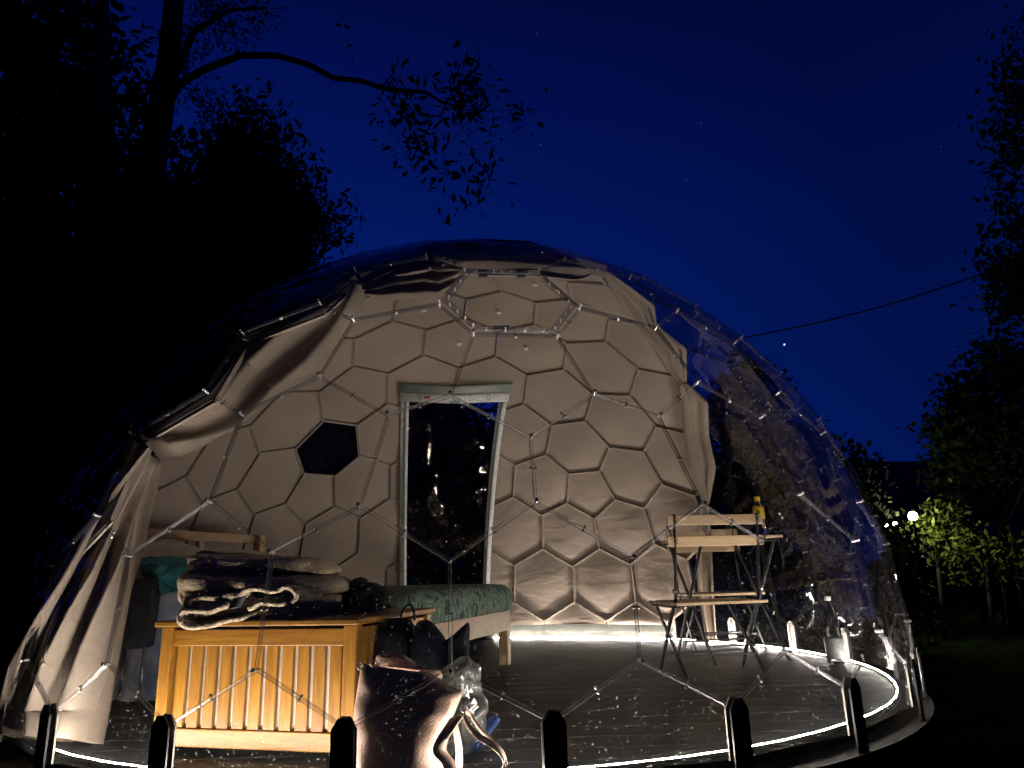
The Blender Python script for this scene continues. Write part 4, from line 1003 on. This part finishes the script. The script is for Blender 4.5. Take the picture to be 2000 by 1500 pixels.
tree('garden_tree', 'rounded dark garden tree at the right, faintly lit from below by the garden lamp', 'tree',
     [(g, .16), (A(1972, 1120, 15), .12), (A(1960, 1040, 15), .10), (A(1955, 940, 15), .07)],
     [[(A(1960, 1000, 15), .06), (A(1900, 880, 15), .03)], [(A(1962, 1020, 15), .06), (A(2020, 900, 15), .03)], [(A(1955, 940, 15), .05), (A(1960, 800, 15), .02)]],
     [B(x, y, 15 + rr.uniform(-1, 1), r, n_) for x, y, r, n_ in ((1960, 700, 40, 500), (1900, 760, 40, 500), (1980, 790, 70, 1500), (1850, 840, 30, 350), (1900, 860, 60, 1200), (1980, 900, 70, 1600), (1850, 900, 40, 500), (1900, 950, 50, 800), (1925, 690, 14, 40), (1870, 800, 26, 200), (2030, 700, 50, 700), (2040, 850, 60, 900))], .085, seed=35)
# unseen trees added behind and beside the viewer to keep sky light off the dome
rg2 = random.Random(9); bl_ = []
for k in range(70):
    a = math.radians(195 + 175 * k / 69); R_ = rg2.uniform(11, 14)
    for z in (0, 3.2, 6.4, 9.5): bl_.append(((R_ * math.cos(a), 1.5 + R_ * math.sin(a), z), (1.6, 1.6, 2.1), 170))
for z in (-.2, 1.6, 3.4, 5.2, 7, 9): 
    for y in (0.5, 3, 5.5): bl_.append(((-8.3 + .3 * y + rg2.uniform(-.5, .5), y, z), (1.1, 1.6, 1.3), 420))
for k in range(16):
    for z in (0, 2.5, 5, 7.5, 10, 12.5): bl_.append(((-10.5 + rg2.uniform(-.6, .6), 6 + k * 1.3, z), (1.6, 1.4, 1.7), 330))
link('sky_block_wood', foliage_mesh('sky_block_wood', bl_, .16, m_foliage, 77), label='unseen dark woodland added round the viewer to block sky light', cat='woodland', kind='stuff')
# lit shrubs by the lamp
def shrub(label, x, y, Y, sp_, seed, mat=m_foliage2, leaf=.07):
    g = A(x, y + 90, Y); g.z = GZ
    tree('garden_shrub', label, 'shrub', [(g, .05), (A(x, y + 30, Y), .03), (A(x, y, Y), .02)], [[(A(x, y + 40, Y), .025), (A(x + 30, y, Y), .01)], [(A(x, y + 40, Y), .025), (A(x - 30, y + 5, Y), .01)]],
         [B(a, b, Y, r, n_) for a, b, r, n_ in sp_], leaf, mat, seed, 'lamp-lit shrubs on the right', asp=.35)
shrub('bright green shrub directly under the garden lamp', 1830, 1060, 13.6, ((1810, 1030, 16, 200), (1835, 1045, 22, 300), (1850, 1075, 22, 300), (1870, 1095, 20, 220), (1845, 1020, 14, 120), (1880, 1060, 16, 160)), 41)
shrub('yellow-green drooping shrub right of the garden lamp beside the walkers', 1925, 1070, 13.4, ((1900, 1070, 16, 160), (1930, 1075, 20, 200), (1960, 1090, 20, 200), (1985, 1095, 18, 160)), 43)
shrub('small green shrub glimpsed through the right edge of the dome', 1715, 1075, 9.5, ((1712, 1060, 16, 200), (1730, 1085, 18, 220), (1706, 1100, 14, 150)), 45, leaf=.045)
mb = MB()
hd = empty('low_hedge', A(1760, 1200, 12.0), 'dark clipped hedge between the dome and the lit shrubs', 'hedge')
hg = foliage_mesh('hedge_leaves', [(tuple(A(x, 1150, 12.0)), (.30, .4, .75), 900) for x in (1735, 1775)], .06, m_foliage, 50); inv(link('hedge_foliage', hg, hd))
# grass tufts at the lower left
mb = MB(); rg = random.Random(5)
for k in range(240):
    b = Vector((rg.uniform(-2.6, -1.55), rg.uniform(1.15, 2.3), GZ + .02)); h = rg.uniform(.25, .85); dx, dy = rg.uniform(-.15, .15), rg.uniform(-.15, .15); w_ = .006
    mb.add([b, b + Vector((w_ * 2, 0, 0)), b + Vector((dx * .4 + w_ * 1.6, dy * .4, h * .6)), b + Vector((dx * .4, dy * .4, h * .6)), b + Vector((dx, dy, h))], [(0, 1, 2, 3), (3, 2, 4)])
mb.build('long_grass', m_grass, label='long grass blades beside the platform at the lower left', cat='grass', kind='stuff')

# ------------------------------------------------------------------ garden lamps, cable, star, walkers
def lamp(x, y, Y, r, s_, label):
    c = A(x, y, Y); t = empty('garden_lamp', (c.x, c.y, GZ), label, 'lamp', 'garden lamps')
    mb = MB(); mb.lathe((0, 0, 0), [(.05, 0), (.03, .05), (.022, .1), (.022, c.z - GZ - r), (.04, c.z - GZ - r)], 10); mb.build('post', m_black, t, smooth=True)
    mb = MB(); pr = [(max(.001, r * math.sin(math.pi * k / 10)), c.z - GZ - r * math.cos(math.pi * k / 10)) for k in range(11)]; mb.lathe((0, 0, 0), pr, 16)
    mb.build('globe', emit('lamp_globe', (1, .88, .62), s_), t, smooth=True)
    mb = MB(); mb.lathe((0, 0, 0), [(r * .5, c.z - GZ + r * .95), (r * .2, c.z - GZ + r * 1.15)], 10); mb.build('lamp_cap', m_black, t)
lamp(1783, 1008, 12.9, .075, 320, 'bright round garden lamp above the lit shrub')
lamp(1748, 1023, 22, .06, 40, 'small distant lamp next left of the bright garden lamp')
lamp(1731, 1026, 24, .05, 40, 'tiny distant lamp nearest the dome edge')
lamp(2110, 1085, 17.5, .08, 300, 'unseen lamp added outside the right edge of the frame to light the grass behind the walkers')  # added lamp out of view, brightens the grass behind the figures
mb = MB(); a_, b_, c_, d_ = A(862, 826, 12), A(1440, 662, 9.2), A(1960, 520, 9.2), A(2060, 492, 9)
mb.tube([a_.lerp(b_, t / 12) for t in range(12)] + [b_.lerp(c_, t / 24) + Vector((0, 0, -.10 * math.sin(math.pi * t / 24))) for t in range(25)] + [d_], .011, 6)
mb.build('overhead_cable', m_cable, label='thin black cable slung across the sky from behind the dome to the right-hand tree', cat='cable')
for x, y, r, s_ in ((1532, 673, 2.2, 1.2), (1048, 66, 1.2, .12), (1369, 240, 1.2, .10), (1056, 283, 1.2, .12), (1838, 287, 1.0, .10), (1340, 352, 1.2, .10), (1925, 623, 1.0, .08)):
    c = A(x, y, 900); mb = MB(); rr_ = r * 900 / F; mb.lathe(c, [(max(.01, rr_ * math.sin(math.pi * k / 6)), -rr_ * math.cos(math.pi * k / 6)) for k in range(7)], 8)
    mb.build('star', emit('starlight', (.55, .65, 1), s_), label='bright bluish star right of the dome top' if s_ > 1 else {1048: 'faint star highest in the sky, above the tip of the long branch', 1369: 'faint star in the middle of the open sky, upper of two near each other', 1056: 'faint star just right of the hanging branch leaves', 1838: 'faint star at the upper right near the edge tree', 1340: 'faint star in the middle of the open sky, lower of two near each other', 1925: 'faint star at the right close to the overhead cable'}[x], cat='star', group='faint stars' if s_ < 1 else None)
def person(loc, H, rz, label, pose=0, arm=0.0):
    t = empty('person', loc, label, 'person', rz=rz)
    def J(x, y, z): return Vector((x, y, z)) * H
    sp_ = .05 + .03 * pose
    V = dict(pel=(J(0, 0, .52), .085), ch=(J(0, 0, .70), .095), nk=(J(0, 0, .835), .032), hd=(J(0, -.006, .895), .055), tp=(J(0, 0, .955), .045),
             sl=(J(-.11, 0, .80), .042), el=(J(-.145, .01, .63), .03), hl=(J(-.15, -.03, .48), .022), sr=(J(.11, 0, .80), .042), er=(J(.15 + arm * .3, -.02, .64), .03), hr=(J(.15 + arm, -.08, .50 + arm), .022),
             tl=(J(-.05, 0, .49), .062), kl=(J(-.06, -sp_, .28), .04), al=(J(-.06, sp_ * .4, .045), .026), fl=(J(-.06, sp_ * .4 - .08, .018), .022),
             tr=(J(.05, 0, .49), .062), kr=(J(.06, sp_ * .5, .28), .04), ar=(J(.06, sp_ * 1.6, .045), .026), fr=(J(.06, sp_ * 1.6 - .08, .018), .022))
    E_ = [('pel', 'ch'), ('ch', 'nk'), ('nk', 'hd'), ('hd', 'tp'), ('ch', 'sl'), ('sl', 'el'), ('el', 'hl'), ('ch', 'sr'), ('sr', 'er'), ('er', 'hr'), ('pel', 'tl'), ('tl', 'kl'), ('kl', 'al'), ('al', 'fl'), ('pel', 'tr'), ('tr', 'kr'), ('kr', 'ar'), ('ar', 'fr')]
    ks = list(V); me = bpy.data.meshes.new('body'); me.from_pydata([V[k][0] for k in ks], [(ks.index(a), ks.index(b)) for a, b in E_], [])
    me.materials.append(m_dark); o = link('body', me, t); o.modifiers.new('skin', 'SKIN')
    for i, k in enumerate(ks):
        sv = me.skin_vertices[0].data[i]; sv.radius = (V[k][1] * H, V[k][1] * H * .8); sv.use_root = (k == 'pel')
    m = o.modifiers.new('sub', 'SUBSURF'); m.levels = 1; m.render_levels = 2
p = A(1908, 1100, 15.5); person((p.x, p.y, GZ), 1.74, .5, 'adult in dark clothing standing in silhouette under the lit shrub', 1)
p = A(1932, 1100, 15.9); person((p.x, p.y, GZ), 1.66, -.4, 'adult in dark clothing just right of the other adult, partly overlapped', 0)
p = A(1972, 1150, 15.0); person((p.x, p.y, GZ), 1.08, 1.2, 'child in dark clothing in silhouette at the right edge', 1, .05)
